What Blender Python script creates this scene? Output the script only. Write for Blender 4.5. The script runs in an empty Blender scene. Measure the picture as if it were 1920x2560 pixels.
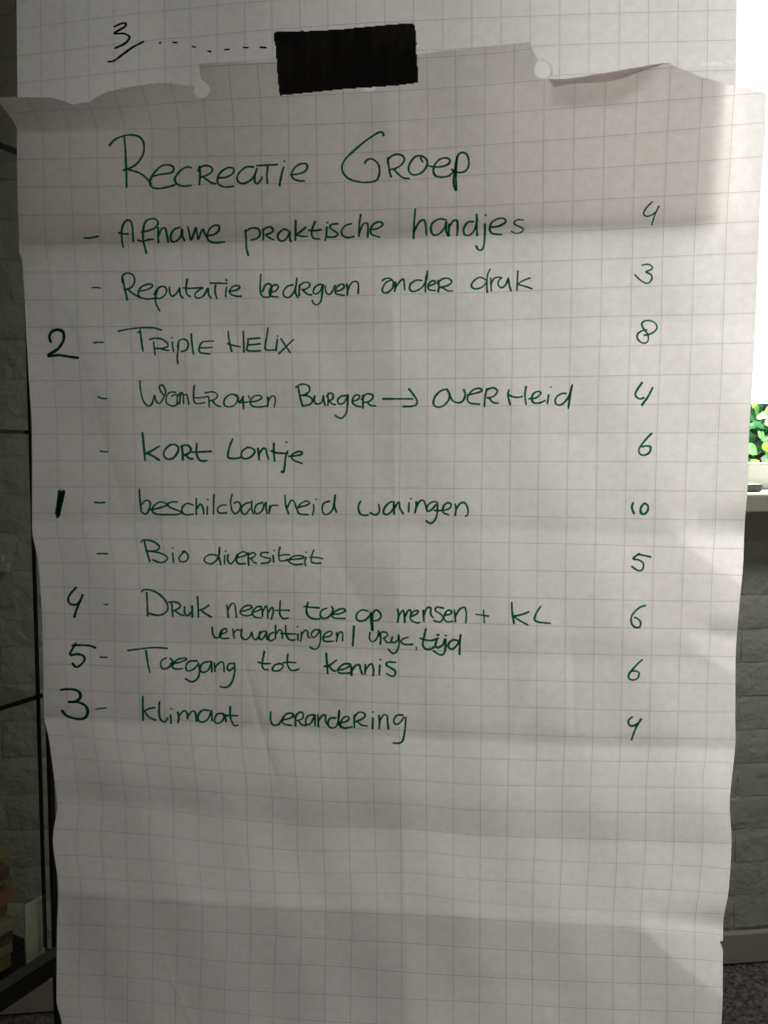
import bpy, bmesh, math, random
import numpy as np
from mathutils import Vector, Matrix
random.seed(7); RNG = np.random.RandomState(11)
scene = bpy.context.scene
COL = scene.collection
R = math.radians

# ------------------------------------------------------------------ camera
CAM = Vector((0.0, -0.76, 1.15))
YAW, PITCH, FPX = R(5.85), R(-3.9), 2050.0
cd = bpy.data.cameras.new("camera"); cam = bpy.data.objects.new("camera", cd); COL.objects.link(cam)
cam.location = CAM; cam.rotation_euler = (R(90) + PITCH, 0, YAW)
cd.sensor_fit = 'VERTICAL'; cd.sensor_height = 36.0; cd.sensor_width = 27.0
cd.lens = FPX / 2560.0 * 36.0; cd.clip_start = 0.02; cd.clip_end = 200
scene.camera = cam
# ------------------------------------------------------------------ world (dim room bounce)
w = bpy.data.worlds.new("World"); scene.world = w; w.use_nodes = True
bg = w.node_tree.nodes["Background"]
bg.inputs[0].default_value = (1.0, 0.80, 0.64, 1); bg.inputs[1].default_value = 0.026
scene.view_settings.view_transform = 'Standard'; scene.view_settings.look = 'None'
scene.view_settings.exposure = 0.0; scene.view_settings.gamma = 1.0
WINDOW_POWER = 10.5
SIDE_FILL_POWER = 29.5
WALL_FILL_POWER = 2.6
GARDEN_POWER = 115.0

# ------------------------------------------------------------------ ray helpers (the photo's pixels give directions; every thing gets its own distance)
RM = np.array(cam.rotation_euler.to_matrix())
C0 = np.array(CAM)
def rays(px, py):
    px = np.asarray(px, float); py = np.asarray(py, float)
    d = np.stack([(px - 960.0) / FPX, -(py - 1280.0) / FPX, -np.ones_like(px * py)], -1)
    return d @ RM.T
def hit_plane(px, py, p0, n):
    d = rays(px, py); n = np.asarray(n, float)
    t = ((np.asarray(p0, float) - C0) @ n) / (d @ n)
    return C0 + d * t[..., None]
TILT = 0.031
NP = np.array([0, 1.0, TILT])                       # the hanging sheets: y = TILT*(1.15-z) + depth
def hit_paper(px, py, dep):
    d = rays(px, py)
    t = (np.asarray(dep) + TILT * 1.15 - C0 @ NP) / (d @ NP)
    return C0 + d * t[..., None]
f0 = hit_plane(np.array([100.0, 1865.0]), np.array([2524.0, 2401.0]), (0, 0, 0), (0, 0, 1))
WD = f0[1] - f0[0]; WANG = math.atan2(WD[1], WD[0])
fm = hit_plane(np.array([960.0]), np.array([2524 - 123 * 860 / 1765.0]), (0, 0, 0), (0, 0, 1))[0]
WN = np.array([-math.sin(WANG), math.cos(WANG), 0]); WX = np.array([math.cos(WANG), math.sin(WANG), 0])
def wall_xz(px, py, off=0.0):
    p = hit_plane(np.array([float(px)]), np.array([float(py)]), fm + WN * off, WN)[0]
    return float((p - fm) @ WX), float(p[2])
WM = Matrix.Translation(Vector(fm)) @ Matrix.Rotation(WANG, 4, 'Z')

# ------------------------------------------------------------------ object helpers
def link(name, me, mat=None, parent=None, label=None, cat=None, group=None, kind=None, mw=None):
    o = bpy.data.objects.new(name, me); COL.objects.link(o)
    if mat is not None and me is not None and len(me.materials) == 0: me.materials.append(mat)
    if mw is not None: o.matrix_world = mw
    if parent is not None: o.parent = parent
    tag(o, label, cat, group, kind); return o
def tag(o, label=None, cat=None, group=None, kind=None):
    if label: o['label'] = label
    if cat: o['category'] = cat
    if group: o['group'] = group
    if kind: o['kind'] = kind
def mesh(name, vs, fs, smooth=False):
    me = bpy.data.meshes.new(name); me.from_pydata([tuple(v) for v in vs], [], [tuple(f) for f in fs])
    if smooth: me.polygons.foreach_set('use_smooth', [True] * len(me.polygons))
    me.update(); return me
def box_bm(bm, x0, x1, y0, y1, z0, z1, bev=0.0, M=None):
    r = bmesh.ops.create_cube(bm, size=1.0)
    vs = r['verts']
    for v in vs:
        v.co = Vector(((x0 + x1) / 2 + v.co.x * (x1 - x0), (y0 + y1) / 2 + v.co.y * (y1 - y0), (z0 + z1) / 2 + v.co.z * (z1 - z0)))
    if bev > 0:
        es = list({e for v in vs for e in v.link_edges})
        rr = bmesh.ops.bevel(bm, geom=es, offset=bev, segments=2, affect='EDGES', profile=0.5)
        vs = list({v for f in rr['faces'] for v in f.verts} | {v for v in vs if v.is_valid})
    if M is not None:
        bmesh.ops.transform(bm, matrix=M, verts=[v for v in vs if v.is_valid])
def bm_mesh(name, bm, smooth=False):
    me = bpy.data.meshes.new(name); bm.normal_update(); bm.to_mesh(me); bm.free()
    if smooth: me.polygons.foreach_set('use_smooth', [True] * len(me.polygons))
    return me
def box(name, x0, x1, y0, y1, z0, z1, mat, bev=0.0, **k):
    bm = bmesh.new(); box_bm(bm, x0, x1, y0, y1, z0, z1, bev)
    return link(name, bm_mesh(name, bm), mat, **k)

# ------------------------------------------------------------------ materials
class N:
    def __init__(s, name):
        s.m = bpy.data.materials.new(name); s.m.use_nodes = True
        s.t = s.m.node_tree; s.t.nodes.clear()
        s.out = s.t.nodes.new('ShaderNodeOutputMaterial')
    def n(s, typ, ins=None, **kw):
        nd = s.t.nodes.new(typ)
        for k, v in kw.items(): setattr(nd, k, v)
        for k, v in (ins or {}).items():
            if isinstance(v, bpy.types.NodeSocket): s.t.links.new(v, nd.inputs[k])
            else: nd.inputs[k].default_value = v
        return nd
    def math(s, op, a, b=0.0, c=0.0, clamp=False):
        nd = s.n('ShaderNodeMath', {0: a, 1: b, 2: c}, operation=op); nd.use_clamp = clamp
        return nd.outputs[0]
    def mix(s, f, a, b, typ='MIX'):
        nd = s.t.nodes.new('ShaderNodeMix'); nd.data_type = 'RGBA'; nd.blend_type = typ
        for i, v in ((0, f), (6, a), (7, b)):
            if isinstance(v, bpy.types.NodeSocket): s.t.links.new(v, nd.inputs[i])
            else: nd.inputs[i].default_value = v
        return nd.outputs[2]
    def ramp(s, f, pts):
        nd = s.n('ShaderNodeValToRGB', {0: f}); cr = nd.color_ramp
        while len(cr.elements) < len(pts): cr.elements.new(0.5)
        for e, (p, c) in zip(cr.elements, pts): e.position = p; e.color = tuple(c) + (1,) if len(c) == 3 else c
        return nd.outputs[0]
    def surf(s, sh): s.t.links.new(sh, s.out.inputs[0]); return s.m

def paper_mat(name, blank=False, dens=1.0):
    s = N(name); uv = s.n('ShaderNodeUVMap', uv_map='UVMap').outputs[0]
    sep = s.n('ShaderNodeSeparateXYZ', {0: uv}); u, v = sep.outputs[0], sep.outputs[1]
    wob = s.n('ShaderNodeTexNoise', {'Vector': uv, 'Scale': 30.0, 'Detail': 2.0}).outputs[0]
    def lines(x, w0, w1):
        d = s.math('PINGPONG', x, 0.5)
        return s.n('ShaderNodeMapRange', {0: d, 1: w0, 2: w1, 3: 1.0, 4: 0.0}, interpolation_type='SMOOTHSTEP').outputs[0]
    fib = s.n('ShaderNodeTexNoise', {'Vector': uv, 'Scale': 3.2, 'Detail': 5.0, 'Roughness': 0.62}).outputs[0]
    fib2 = s.n('ShaderNodeTexNoise', {'Vector': uv, 'Scale': 14.0, 'Detail': 3.0, 'Roughness': 0.6}).outputs[0]
    cl = s.math('ADD', s.math('MULTIPLY', s.math('SUBTRACT', fib, 0.5), 0.34), s.math('MULTIPLY', s.math('SUBTRACT', fib2, 0.5), 0.26))
    hue = s.n('ShaderNodeTexNoise', {'Vector': uv, 'Scale': 0.55, 'Detail': 2.0}).outputs[0]
    base = s.mix(s.math('MULTIPLY', s.math('SUBTRACT', hue, 0.3), 1.6, clamp=True), (0.945, 0.908, 0.900, 1), (0.922, 0.915, 0.888, 1))
    den = s.math('ADD', cl, 1.0)
    if blank: lm = 0.0
    else:
        a = s.math('MAXIMUM', lines(u, .006, .021), lines(v, .006, .021))
        a = s.math('MULTIPLY', a, s.math('ADD', s.math('MULTIPLY', wob, 0.9), 0.30))
        u2 = s.math('ADD', s.math('MULTIPLY', s.math('SUBTRACT', u, 13.0), 1.0075), 13.0)
        v2 = s.math('ADD', s.math('MULTIPLY', s.math('ADD', v, 14.0), 1.006), -14.0)
        b = s.math('MULTIPLY', s.math('MAXIMUM', lines(u2, .006, .021), lines(v2, .006, .021)), 0.16)
        lm = s.math('MAXIMUM', a, b)
    dk = s.math('SUBTRACT', 1.0, s.math('MULTIPLY', lm, 0.36))
    k = s.math('MULTIPLY', den, dk)
    kc = s.n('ShaderNodeCombineXYZ', {0: k, 1: s.math('MULTIPLY', k, 1.0), 2: k}).outputs[0]
    colr = s.mix(1.0, base, kc, 'MULTIPLY')
    dkc = s.n('ShaderNodeCombineXYZ', {0: dk, 1: dk, 2: dk}).outputs[0]
    cold = s.mix(1.0, base, dkc, 'MULTIPLY')
    bmp = s.n('ShaderNodeBump', {'Strength': 0.10, 'Distance': 0.0006, 'Height': fib2}).outputs[0]
    dif = s.n('ShaderNodeBsdfDiffuse', {'Color': cold, 'Normal': bmp}).outputs[0]
    trl = s.n('ShaderNodeBsdfTranslucent', {'Color': colr}).outputs[0]
    rf = s.n('ShaderNodeBsdfRefraction', {'Color': colr, 'Roughness': 1.0, 'IOR': 1.35}).outputs[0]
    tm = s.n('ShaderNodeMixShader', {0: FWD, 1: trl, 2: rf}).outputs[0]
    return s.surf(s.n('ShaderNodeMixShader', {0: min(0.95, 0.71 * dens), 1: dif, 2: tm}).outputs[0])
FWD = 0.10

def ink_mat(name, col):
    s = N(name); g = s.n('ShaderNodeNewGeometry').outputs[0]
    nz = s.n('ShaderNodeTexNoise', {'Vector': g, 'Scale': 260.0, 'Detail': 3.0}).outputs[0]
    c = s.mix(nz, tuple(x * 0.6 for x in col) + (1,), tuple(min(1, x * 1.5) for x in col) + (1,))
    d = s.n('ShaderNodeBsdfDiffuse', {'Color': c}).outputs[0]
    t = s.n('ShaderNodeBsdfTranslucent', {'Color': c}).outputs[0]
    return s.surf(s.n('ShaderNodeMixShader', {0: 0.6, 1: d, 2: t}).outputs[0])
def pbr(name, col, rough=0.5, metal=0.0, noise=None, bump=0.0, bscale=80, spec=0.5):
    s = N(name); tc = s.n('ShaderNodeTexCoord').outputs['Object']
    c = tuple(col) + (1,)
    b = s.n('ShaderNodeBsdfPrincipled', {'Base Color': c, 'Roughness': rough, 'Metallic': metal, 'Specular IOR Level': spec})
    if noise:
        sc, amt = noise
        nz = s.n('ShaderNodeTexNoise', {'Vector': tc, 'Scale': sc, 'Detail': 5.0, 'Roughness': 0.6}).outputs[0]
        cc = s.mix(nz, tuple(x * (1 - amt) for x in col) + (1,), tuple(min(1, x * (1 + amt)) for x in col) + (1,))
        s.t.links.new(cc, b.inputs['Base Color'])
    if bump:
        nz = s.n('ShaderNodeTexNoise', {'Vector': tc, 'Scale': bscale, 'Detail': 4.0}).outputs[0]
        s.t.links.new(s.n('ShaderNodeBump', {'Strength': bump, 'Distance': 0.002, 'Height': nz}).outputs[0], b.inputs['Normal'])
    return s.surf(b.outputs[0])
def leaf_mat(name, col):
    s = N(name); tc = s.n('ShaderNodeTexCoord').outputs['Object']
    nz = s.n('ShaderNodeTexNoise', {'Vector': tc, 'Scale': 30.0, 'Detail': 3.0}).outputs[0]
    c = s.mix(nz, tuple(x * .6 for x in col) + (1,), tuple(x * 1.3 for x in col) + (1,))
    d = s.n('ShaderNodeBsdfPrincipled', {'Base Color': c, 'Roughness': 0.4}).outputs[0]
    t = s.n('ShaderNodeBsdfTranslucent', {'Color': c}).outputs[0]
    return s.surf(s.n('ShaderNodeMixShader', {0: 0.4, 1: d, 2: t}).outputs[0])
def glass_mat(name, tint=(0.9, 0.95, 0.92), refl=0.08, rough=0.02):
    s = N(name)
    fr = s.n('ShaderNodeLayerWeight', {'Blend': 0.25}).outputs[0]
    tr = s.n('ShaderNodeBsdfTransparent', {'Color': tuple(tint) + (1,)}).outputs[0]
    gl = s.n('ShaderNodeBsdfGlossy', {'Color': (1, 1, 1, 1), 'Roughness': rough}).outputs[0]
    f = s.math('ADD', s.math('MULTIPLY', fr, 0.02), refl, clamp=True)
    return s.surf(s.n('ShaderNodeMixShader', {0: f, 1: tr, 2: gl}).outputs[0])
def tape_mat():
    s = N('black_tape'); tc = s.n('ShaderNodeTexCoord').outputs['Object']
    mp = s.n('ShaderNodeMapping', {'Vector': tc, 'Scale': (75.0, 40.0, 10.0)}).outputs[0]
    st = s.n('ShaderNodeTexNoise', {'Vector': mp, 'Scale': 1.0, 'Detail': 6.0, 'Roughness': 0.65}).outputs[0]
    bg_ = s.n('ShaderNodeTexNoise', {'Vector': tc, 'Scale': 22.0, 'Detail': 2.0}).outputs[0]
    ro = s.n('ShaderNodeMapRange', {0: s.math('ADD', s.math('MULTIPLY', st, 0.6), s.math('MULTIPLY', bg_, 0.5)), 1: 0.42, 2: 0.68, 3: 0.22, 4: 0.55}).outputs[0]
    h = s.math('ADD', st, s.math('MULTIPLY', bg_, 2.0))
    nb = s.n('ShaderNodeBump', {'Strength': 0.45, 'Distance': 0.002, 'Height': h}).outputs[0]
    cc = s.mix(s.n('ShaderNodeMapRange', {0: s.math('MULTIPLY', st, bg_), 1: 0.24, 2: 0.42, 3: 0.0, 4: 1.0}).outputs[0], (0.050, 0.056, 0.058, 1), (0.13, 0.14, 0.138, 1))  # paler streaks put the tape's sheen into its base colour
    return s.surf(s.n('ShaderNodeBsdfPrincipled', {'Base Color': cc, 'Roughness': ro, 'Normal': nb, 'Specular IOR Level': 0.4}).outputs[0])
def floor_mat():
    s = N('speckled_floor'); tc = s.n('ShaderNodeTexCoord').outputs['Object']
    vo = s.n('ShaderNodeTexVoronoi', {'Vector': tc, 'Scale': 150.0}).outputs['Color']
    sp = s.n('ShaderNodeSeparateColor', {0: vo}).outputs[0]
    nz = s.n('ShaderNodeTexNoise', {'Vector': tc, 'Scale': 220.0, 'Detail': 4.0}).outputs[0]
    c = s.ramp(s.math('ADD', s.math('MULTIPLY', sp, 0.6), s.math('MULTIPLY', nz, 0.4)), [(0.1, (0.04, 0.04, 0.037)), (0.34, (0.15, 0.145, 0.13)), (0.6, (0.27, 0.26, 0.235)), (0.85, (0.42, 0.41, 0.37))])
    return s.surf(s.n('ShaderNodeBsdfPrincipled', {'Base Color': c, 'Roughness': 0.55}).outputs[0])
def wall_mat(name, col):
    s = N(name); g = s.n('ShaderNodeNewGeometry').outputs[0]
    nz = s.n('ShaderNodeTexNoise', {'Vector': g, 'Scale': 9.0, 'Detail': 6.0, 'Roughness': 0.65}).outputs[0]
    n2 = s.n('ShaderNodeTexNoise', {'Vector': g, 'Scale': 30.0, 'Detail': 7.0, 'Roughness': 0.58, 'Distortion': 0.25}).outputs[0]
    c = s.mix(nz, tuple(x * .86 for x in col) + (1,), tuple(x * 1.1 for x in col) + (1,))
    nb = s.n('ShaderNodeBump', {'Strength': 0.9, 'Distance': 0.012, 'Height': n2}).outputs[0]
    return s.surf(s.n('ShaderNodeBsdfPrincipled', {'Base Color': c, 'Roughness': 0.6, 'Normal': nb}).outputs[0])

M_PAPER = paper_mat('grid_paper'); M_BACKP = paper_mat('grid_paper_rear_sheet'); M_BLANK = paper_mat('paper_reverse', blank=True)
M_GREEN = ink_mat('green_marker_ink', (0.007, 0.20, 0.095)); M_DGREEN = ink_mat('dark_green_marker_ink', (0.003, 0.085, 0.045))
M_BLACK = ink_mat('black_marker_ink', (0.006, 0.010, 0.009)); M_BLUE = ink_mat('blue_pen_ink', (0.01, 0.02, 0.16))
M_TAPE = tape_mat(); M_FLOOR = floor_mat(); M_WALL = wall_mat('painted_brick', (0.80, 0.85, 0.78))
M_MORTAR = wall_mat('painted_mortar', (0.76, 0.81, 0.74))
M_SKIRT = pbr('painted_skirting', (0.72, 0.71, 0.64), 0.5, noise=(6, .08))
M_BAND = pbr('smooth_plaster', (0.55, 0.56, 0.54), 0.7, noise=(9, .06))
M_WHITE = pbr('white_gloss_paint', (0.88, 0.88, 0.86), 0.35)
M_SILL = pbr('painted_sill', (0.86, 0.84, 0.74), 0.4, noise=(8, .04))
M_METAL = pbr('black_metal', (0.012, 0.012, 0.012), 0.45, 0.0)
M_GREYM = pbr('grey_metal_strip', (0.10, 0.11, 0.10), 0.5, noise=(20, .1))
M_EDGE = pbr('dark_glass_edge', (0.01, 0.014, 0.012), 0.25)
M_GLASS = glass_mat('cabinet_glass', (0.965, 0.975, 0.955), 0.003, 0.2); M_WGLASS = glass_mat('window_glass', (0.97, 0.99, 0.98), 0.02)
M_STONE = pbr('grey_stone', (0.11, 0.13, 0.12), 0.55, noise=(40, .35))
M_BOARD = pbr('pale_mottled_board', (0.82, 0.84, 0.70), 0.7, noise=(60, .30))
M_PAPERS = [pbr('leaflet_brown', (0.36, 0.28, 0.18), .6, noise=(30, .2)), pbr('leaflet_olive', (0.38, 0.34, 0.22), .6, noise=(30, .2)),
            pbr('leaflet_dark', (0.17, 0.13, 0.09), .6), pbr('leaflet_red', (0.33, 0.20, 0.13), .6)]
M_SOIL = pbr('garden_soil', (0.03, 0.035, 0.02), .9, noise=(12, .4))
def blind_mat():
    s = N('white_blind_fabric')
    g = s.n('ShaderNodeNewGeometry').outputs[0]
    nz = s.n('ShaderNodeTexNoise', {'Vector': g, 'Scale': 60.0, 'Detail': 3.0}).outputs[0]
    c = s.mix(nz, (0.84, 0.85, 0.87, 1), (0.90, 0.91, 0.93, 1))
    d = s.n('ShaderNodeBsdfDiffuse', {'Color': c}).outputs[0]; t = s.n('ShaderNodeBsdfTranslucent', {'Color': c}).outputs[0]
    return s.surf(s.n('ShaderNodeMixShader', {0: 0.75, 1: d, 2: t}).outputs[0])
M_BLIND = blind_mat()

# ------------------------------------------------------------------ geometry of the front sheet: measured crossings of its printed grid
CK = np.array([-1, 0, 3, 6, 10, 13, 16, 20, 24, 25], float)
YT = {-1: (232,230,215,168,155,148,135,100,75,70), 0: (285,278,268,251,238,227,213,184,155,150), 1: (330,329,323,318,311,302,286,263,238,232),
 2: (399,398,393,391,386,377,362,341,313,306), 3: (467,467,465,461,457.5,450,436,419,397,391), 4: (539,538,535,533,529,522,514,498,482,478),
 5: (610,609,606,604,599.5,593,585,574,557,553), 6: (680,680,678,675.5,671.5,664,658,648,635,632), 7: (750,750,748,746.5,742,735,730.5,719,710,708),
 8: (818,817,815.6,813,809,804,801,791,785,782), 9: (884,883,882,881,879.7,876,873,866,859,857), 10: (951,951,950.5,950,950,948,944.6,940,934.5,933),
 11: (1018,1018,1018,1018,1018,1016,1014.8,1012,1009,1008.5), 12: (1085,1084.6,1085,1085,1085,1084.5,1083.5,1082.5,1082,1082),
 13: (1151.5,1151.5,1152,1152.5,1152.5,1153,1153.4,1154,1155,1155), 14: (1217,1217,1217.5,1218.5,1219.3,1220,1222,1224.5,1228,1228),
 15: (1283,1283,1284,1285,1286,1287.5,1289,1295,1299.6,1300), 16: (1346,1346,1347.5,1349,1351.8,1353.5,1356,1361.5,1370.5,1372),
 17: (1407,1407,1408.5,1411,1417,1421,1424,1430,1435,1439.6), 18: (1468,1468.6,1474,1478,1483,1489,1492,1499,1503.6,1504),
 19: (1533,1534,1537.5,1543,1550,1555.5,1559.5,1568.5,1573,1575), 20: (1598,1598,1605,1608,1617,1624,1629,1636.5,1641,1642),
 21: (1660,1661,1668.6,1673,1683.5,1691,1697.6,1705,1709,1710), 22: (1724,1725.7,1733.7,1737,1748.6,1759,1764.5,1774,1780,1780),
 23: (1788,1790,1798,1803,1818.5,1825.5,1833,1843,1847.5,1848.5), 24: (1838,1841,1857,1866,1880,1886.5,1897,1903,1905,1907.6),
 25: (1895,1897,1912,1927,1944,1949,1962,1966.6,1970,1972), 26: (1954,1956,1968,1982,2003,2010,2026,2030,2033,2035.5),
 27: (2007,2009,2021,2044,2066,2071,2088,2097,2106,2108), 28: (2073,2075,2087,2109,2128,2127,2144,2156,2166,2172),
 29: (2138,2139,2150,2171,2183,2182,2199,2214,2229,2234.5), 30: (2193,2195,2206,2224,2235,2235,2256,2273.5,2282.6,2284),
 31: (2244,2246,2255,2268,2280,2286.5,2298,2314,2330,2337.5), 32: (2311,2312,2321,2331,2347,2357,2370,2385.6,2398,2404),
 33: (2371,2373,2382,2404,2414,2429.6,2442,2454.4,2464,2469), 34: (2434,2436,2448,2473,2486,2497,2505,2521,2530,2533.7),
 35: (2487,2490,2507,2530,2553,2562,2572,2588,2596,2600), 36: (2540,2543,2560,2590,2617,2628,2638,2652,2662,2665)}
for q in (37, 38): YT[q] = tuple(a + 62 for a in YT[q - 1])
YT[-2] = tuple(2 * a - b for a, b in zip(YT[-1], YT[0]))
RK = np.array(sorted(YT)); YM = np.array([YT[q] for q in RK], float)
XT = {
 60: (-160,-50,50,145,235,320,405,485,562,638,711,782,853,924,995,1066,1139,1213,1287,1362,1439,1517,1596,1680,1762,1845,1926),
 170: (-60,20,100,183,262,338,414,499,571,644,715,785,855,925,996,1067,1139,1213,1286,1361,1438,1515,1594,1677,1758,1840,1920),
 262: (3,76,149,222,296,367,440,510,580.5,651,720,790,859,929,999,1069,1140,1212,1284.5,1360,1436.5,1513,1591.5,1672.5,1753,1833,1913),
 330: (42,108,176,242.5,312,380,448,516,585,653,721.5,791,860.5,931,999.5,1069,1140,1212,1284.5,1359.5,1435,1511,1589,1669,1749,1829,1912),
 395: (42,108,174.7,242.3,311.5,380,448.5,516.5,585,652,722,791.5,861,931,999.5,1069,1140,1212,1284.5,1358.5,1434,1510,1587,1666.5,1746.5,1826,1907),
 510: (44,111,180,247,315.7,383.7,450,519,587,655,723.7,793,862,931.5,999.5,1069.3,1140.6,1212.5,1284.7,1358,1432.5,1507.4,1583.4,1660.8,1740,1819,1899),
 600: (49,114,184,251.7,320.4,386,453,521,590,657.5,726,794,863,932,999.5,1069,1140.4,1212,1284,1357,1431,1505.5,1582,1658,1737,1815,1896),
 675: (57,122.8,189,256.6,323,389,456,523,591,659.3,727.7,795.5,864,933,1000,1070,1140.4,1212,1283,1356,1430,1504,1580,1656,1734,1812,1893),
 800: (63.5,129.5,193,259,325,391,458,525,592,660,728,796.5,865,933.5,1001,1069.7,1139.5,1210.5,1282,1354,1427.7,1502,1577,1653.5,1730.5,1808,1889),
 948: (72,135.5,200.5,265.6,332.5,399.5,465,531,597,664,731,799,867,934.5,1001.5,1069,1138.7,1208.5,1280,1351,1424,1497,1572,1648,1724,1803,1881.5),
 1083: (79.5,143,206,269.5,335,401.4,467.6,533.5,600,667.6,733.5,799.5,867,934.3,1000.5,1068,1137.6,1207,1277,1348.3,1421,1493.8,1568,1642.6,1719.6,1796,1873),
 1218: (80,144,208.5,273.6,339,405.6,471,537,603.4,669,735,800.5,867,933,999,1067,1135.3,1204,1274.7,1346,1418,1491.4,1564.5,1638.6,1714,1791,1869),
 1317: (80,142,206,271,337,402,467.5,533,600,665,731,797.6,864,931.4,997,1065,1134,1203.4,1274,1344.6,1417,1490,1563,1637,1712.4,1788,1861.5),
 1411: (96,158,221,284.5,348,412,476.5,541,605.6,670,735,800.5,866,932,997,1065,1133.8,1202.5,1273,1343,1414,1487.4,1560,1633.6,1708,1781,1858),
 1520: (104,161.5,224.4,286,347.5,411,475,540,605,670.5,735.6,800,866,932.4,997,1064.5,1133,1202.5,1272.5,1342.5,1414,1486,1558,1631.5,1704.5,1777.5,1848),
 1657: (108,164,226.6,287,347,411,476,540.5,604.5,669,735,799.6,865.6,931,996.5,1064.4,1133.5,1202.7,1272,1342,1413,1484.6,1556,1628,1699,1771.4,1839),
 1792: (111,167,229.5,288,350,411.3,475.4,540,604,668,733,798.6,864.5,930,996,1065,1134,1203,1272,1342,1412.7,1483,1553,1624.5,1695.5,1767,1838.5),
 1847: (122,179.8,235,293,355,419,478,540,604,669,733,799.6,865.6,932,999,1066,1133.6,1203,1272.5,1342,1412.5,1482,1552,1624,1694,1767,1839),
 1962: (137,193,251,309,371,430,491,554,615.6,678,741,805,870,934,1000,1066,1133.6,1201,1270,1339,1407,1477,1546,1615.7,1686,1757,1828),
 2009: (143,199,258,315,375,434,495,556,617,681,744,806.5,871,935.6,1000.5,1066.5,1133.6,1201,1269,1338.5,1406,1476,1545,1615,1685,1757,1824.5),
 2098: (132,190,252,314.6,372.5,433,495,556,618.5,681,743,808,873,938,1002,1067,1133.6,1201,1268,1338,1405.6,1475,1543,1614,1684.5,1757,1829),
 2225: (146,202,262.5,320,381,442,502.7,564.6,626,687,750,813.5,877,942.5,1003.5,1068.5,1133.6,1200,1265.8,1332.5,1400.5,1468.5,1538,1606,1677,1747,1822),
 2312: (142.5,200,262.5,320.4,383,445,505.6,567.5,627,689.6,752.7,815,880,943.7,1004.5,1069,1133.6,1200,1265.5,1331.7,1398,1465,1532,1600.6,1667,1737,1808),
 2500: (141,198,259.7,318.7,380,439,500,560.6,621,684,747,811,876,941,1003.5,1068.5,1133.6,1199,1265.5,1331.5,1398,1466,1533,1600.6,1668,1736.5,1806.5),
 2560: (154,205,262,319,380,439,500,560,621,684,747,811,876,941,1003,1068,1133,1199,1265,1331,1398,1465,1532,1599,1667,1735,1804)}
XT[2800] = tuple(960 + (a - 960) * 0.985 + 1 for a in XT[2500])
XY = np.array(sorted(XT), float); XM = np.array([XT[int(q)] for q in XY], float); CI = np.arange(-1, 26).astype(float)
def pchip(x, Y, xi):
    """monotone cubic along axis 0 of Y, values at xi"""
    x = np.asarray(x, float); Y = np.asarray(Y, float); h = np.diff(x); s = np.diff(Y, axis=0) / h[:, None]
    m = np.zeros_like(Y); m[0] = s[0]; m[-1] = s[-1]
    w1 = (2 * h[1:] + h[:-1])[:, None]; w2 = (h[1:] + 2 * h[:-1])[:, None]
    a, b = s[:-1], s[1:]; ok = (a * b) > 0
    with np.errstate(all='ignore'): hm = (w1 + w2) / (w1 / np.where(ok, a, 1) + w2 / np.where(ok, b, 1))
    m[1:-1] = np.where(ok, hm, 0)
    xi = np.asarray(xi, float); k = np.clip(np.searchsorted(x, xi) - 1, 0, len(x) - 2)
    t = ((xi - x[k]) / h[k])[:, None]; H = h[k][:, None]
    return (2*t**3-3*t**2+1)*Y[k] + (t**3-2*t**2+t)*H*m[k] + (-2*t**3+3*t**2)*Y[k+1] + (t**3-t**2)*H*m[k+1]
# dense lookups: y as function of (r, c) and x as function of (y, c)
RF = np.linspace(-2, 38, 40 * 12 + 1); CF = np.linspace(-1, 25, 26 * 8 + 1); YF = np.arange(60, 2801, 4.0)
YD = pchip(CK, pchip(RK, YM, RF).T, CF).T                # [r, c]
XD = pchip(CI, pchip(XY, XM, YF).T, CF).T                # [y, c]
def bil(G, a, b, ai, bi):
    i = np.clip((ai - a[0]) / (a[1] - a[0]), 0, len(a) - 1.001); j = np.clip((bi - b[0]) / (b[1] - b[0]), 0, len(b) - 1.001)
    i0 = i.astype(int); j0 = j.astype(int); u = i - i0; v = j - j0
    return (G[i0, j0]*(1-u)*(1-v) + G[i0+1, j0]*u*(1-v) + G[i0, j0+1]*(1-u)*v + G[i0+1, j0+1]*u*v)
def grid_px(r, c):
    y = bil(YD, RF, CF, r, c); return bil(XD, YF, CF, y, c), y
def px_grid(px, py):
    px = np.atleast_1d(np.asarray(px, float)); py = np.atleast_1d(np.asarray(py, float)); c = np.empty_like(px); r = np.empty_like(px)
    for k in range(len(px)):
        i = min(max((py[k] - 60) / 4, 0), len(YF) - 1.001); i0 = int(i); row = XD[i0]*(1-(i-i0)) + XD[i0+1]*(i-i0)
        c[k] = np.interp(px[k], row, CF); j = min((c[k] + 1) * 8, len(CF) - 1.001); j0 = int(j)
        r[k] = np.interp(py[k], YD[:, j0]*(1-(j-j0)) + YD[:, j0+1]*(j-j0), RF)
    return r, c
# relief: tilt of the sheet down its length in degrees (positive = faces up), pleats left by the old folding
TL = [(-2,-1),(4,2),(7,3),(8.25,6),(8.3,-5),(9.5,-2),(11.4,3),(12.0,5),(12.05,-2),(14.5,1),(15.0,4),(15.45,6),(15.5,-8),(16.5,-5),(18,0),(19.3,2),(19.35,8),(20.1,7),
      (20.15,-2),(22.6,2),(22.7,8),(23.25,9),(23.3,-10),(24.5,-7),(25.5,-2),(26.0,4),(26.95,7),(27,-4),(28,-6),(29,-9),(30,-8),(30.85,-8.5),(31.0,5),(32,5),(33,5),(34,3),(35,0),(36,-3),(38,-4)]
rr_ = np.linspace(-2, 38, 1601); sl = 0.74 * np.interp(rr_, [a for a, _ in TL], [b for _, b in TL])
sm = np.exp(-0.5 * (np.arange(-8, 9) / 2.6) ** 2); sm /= sm.sum(); sl = np.convolve(np.pad(sl, 8, 'edge'), sm, 'valid')
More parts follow.
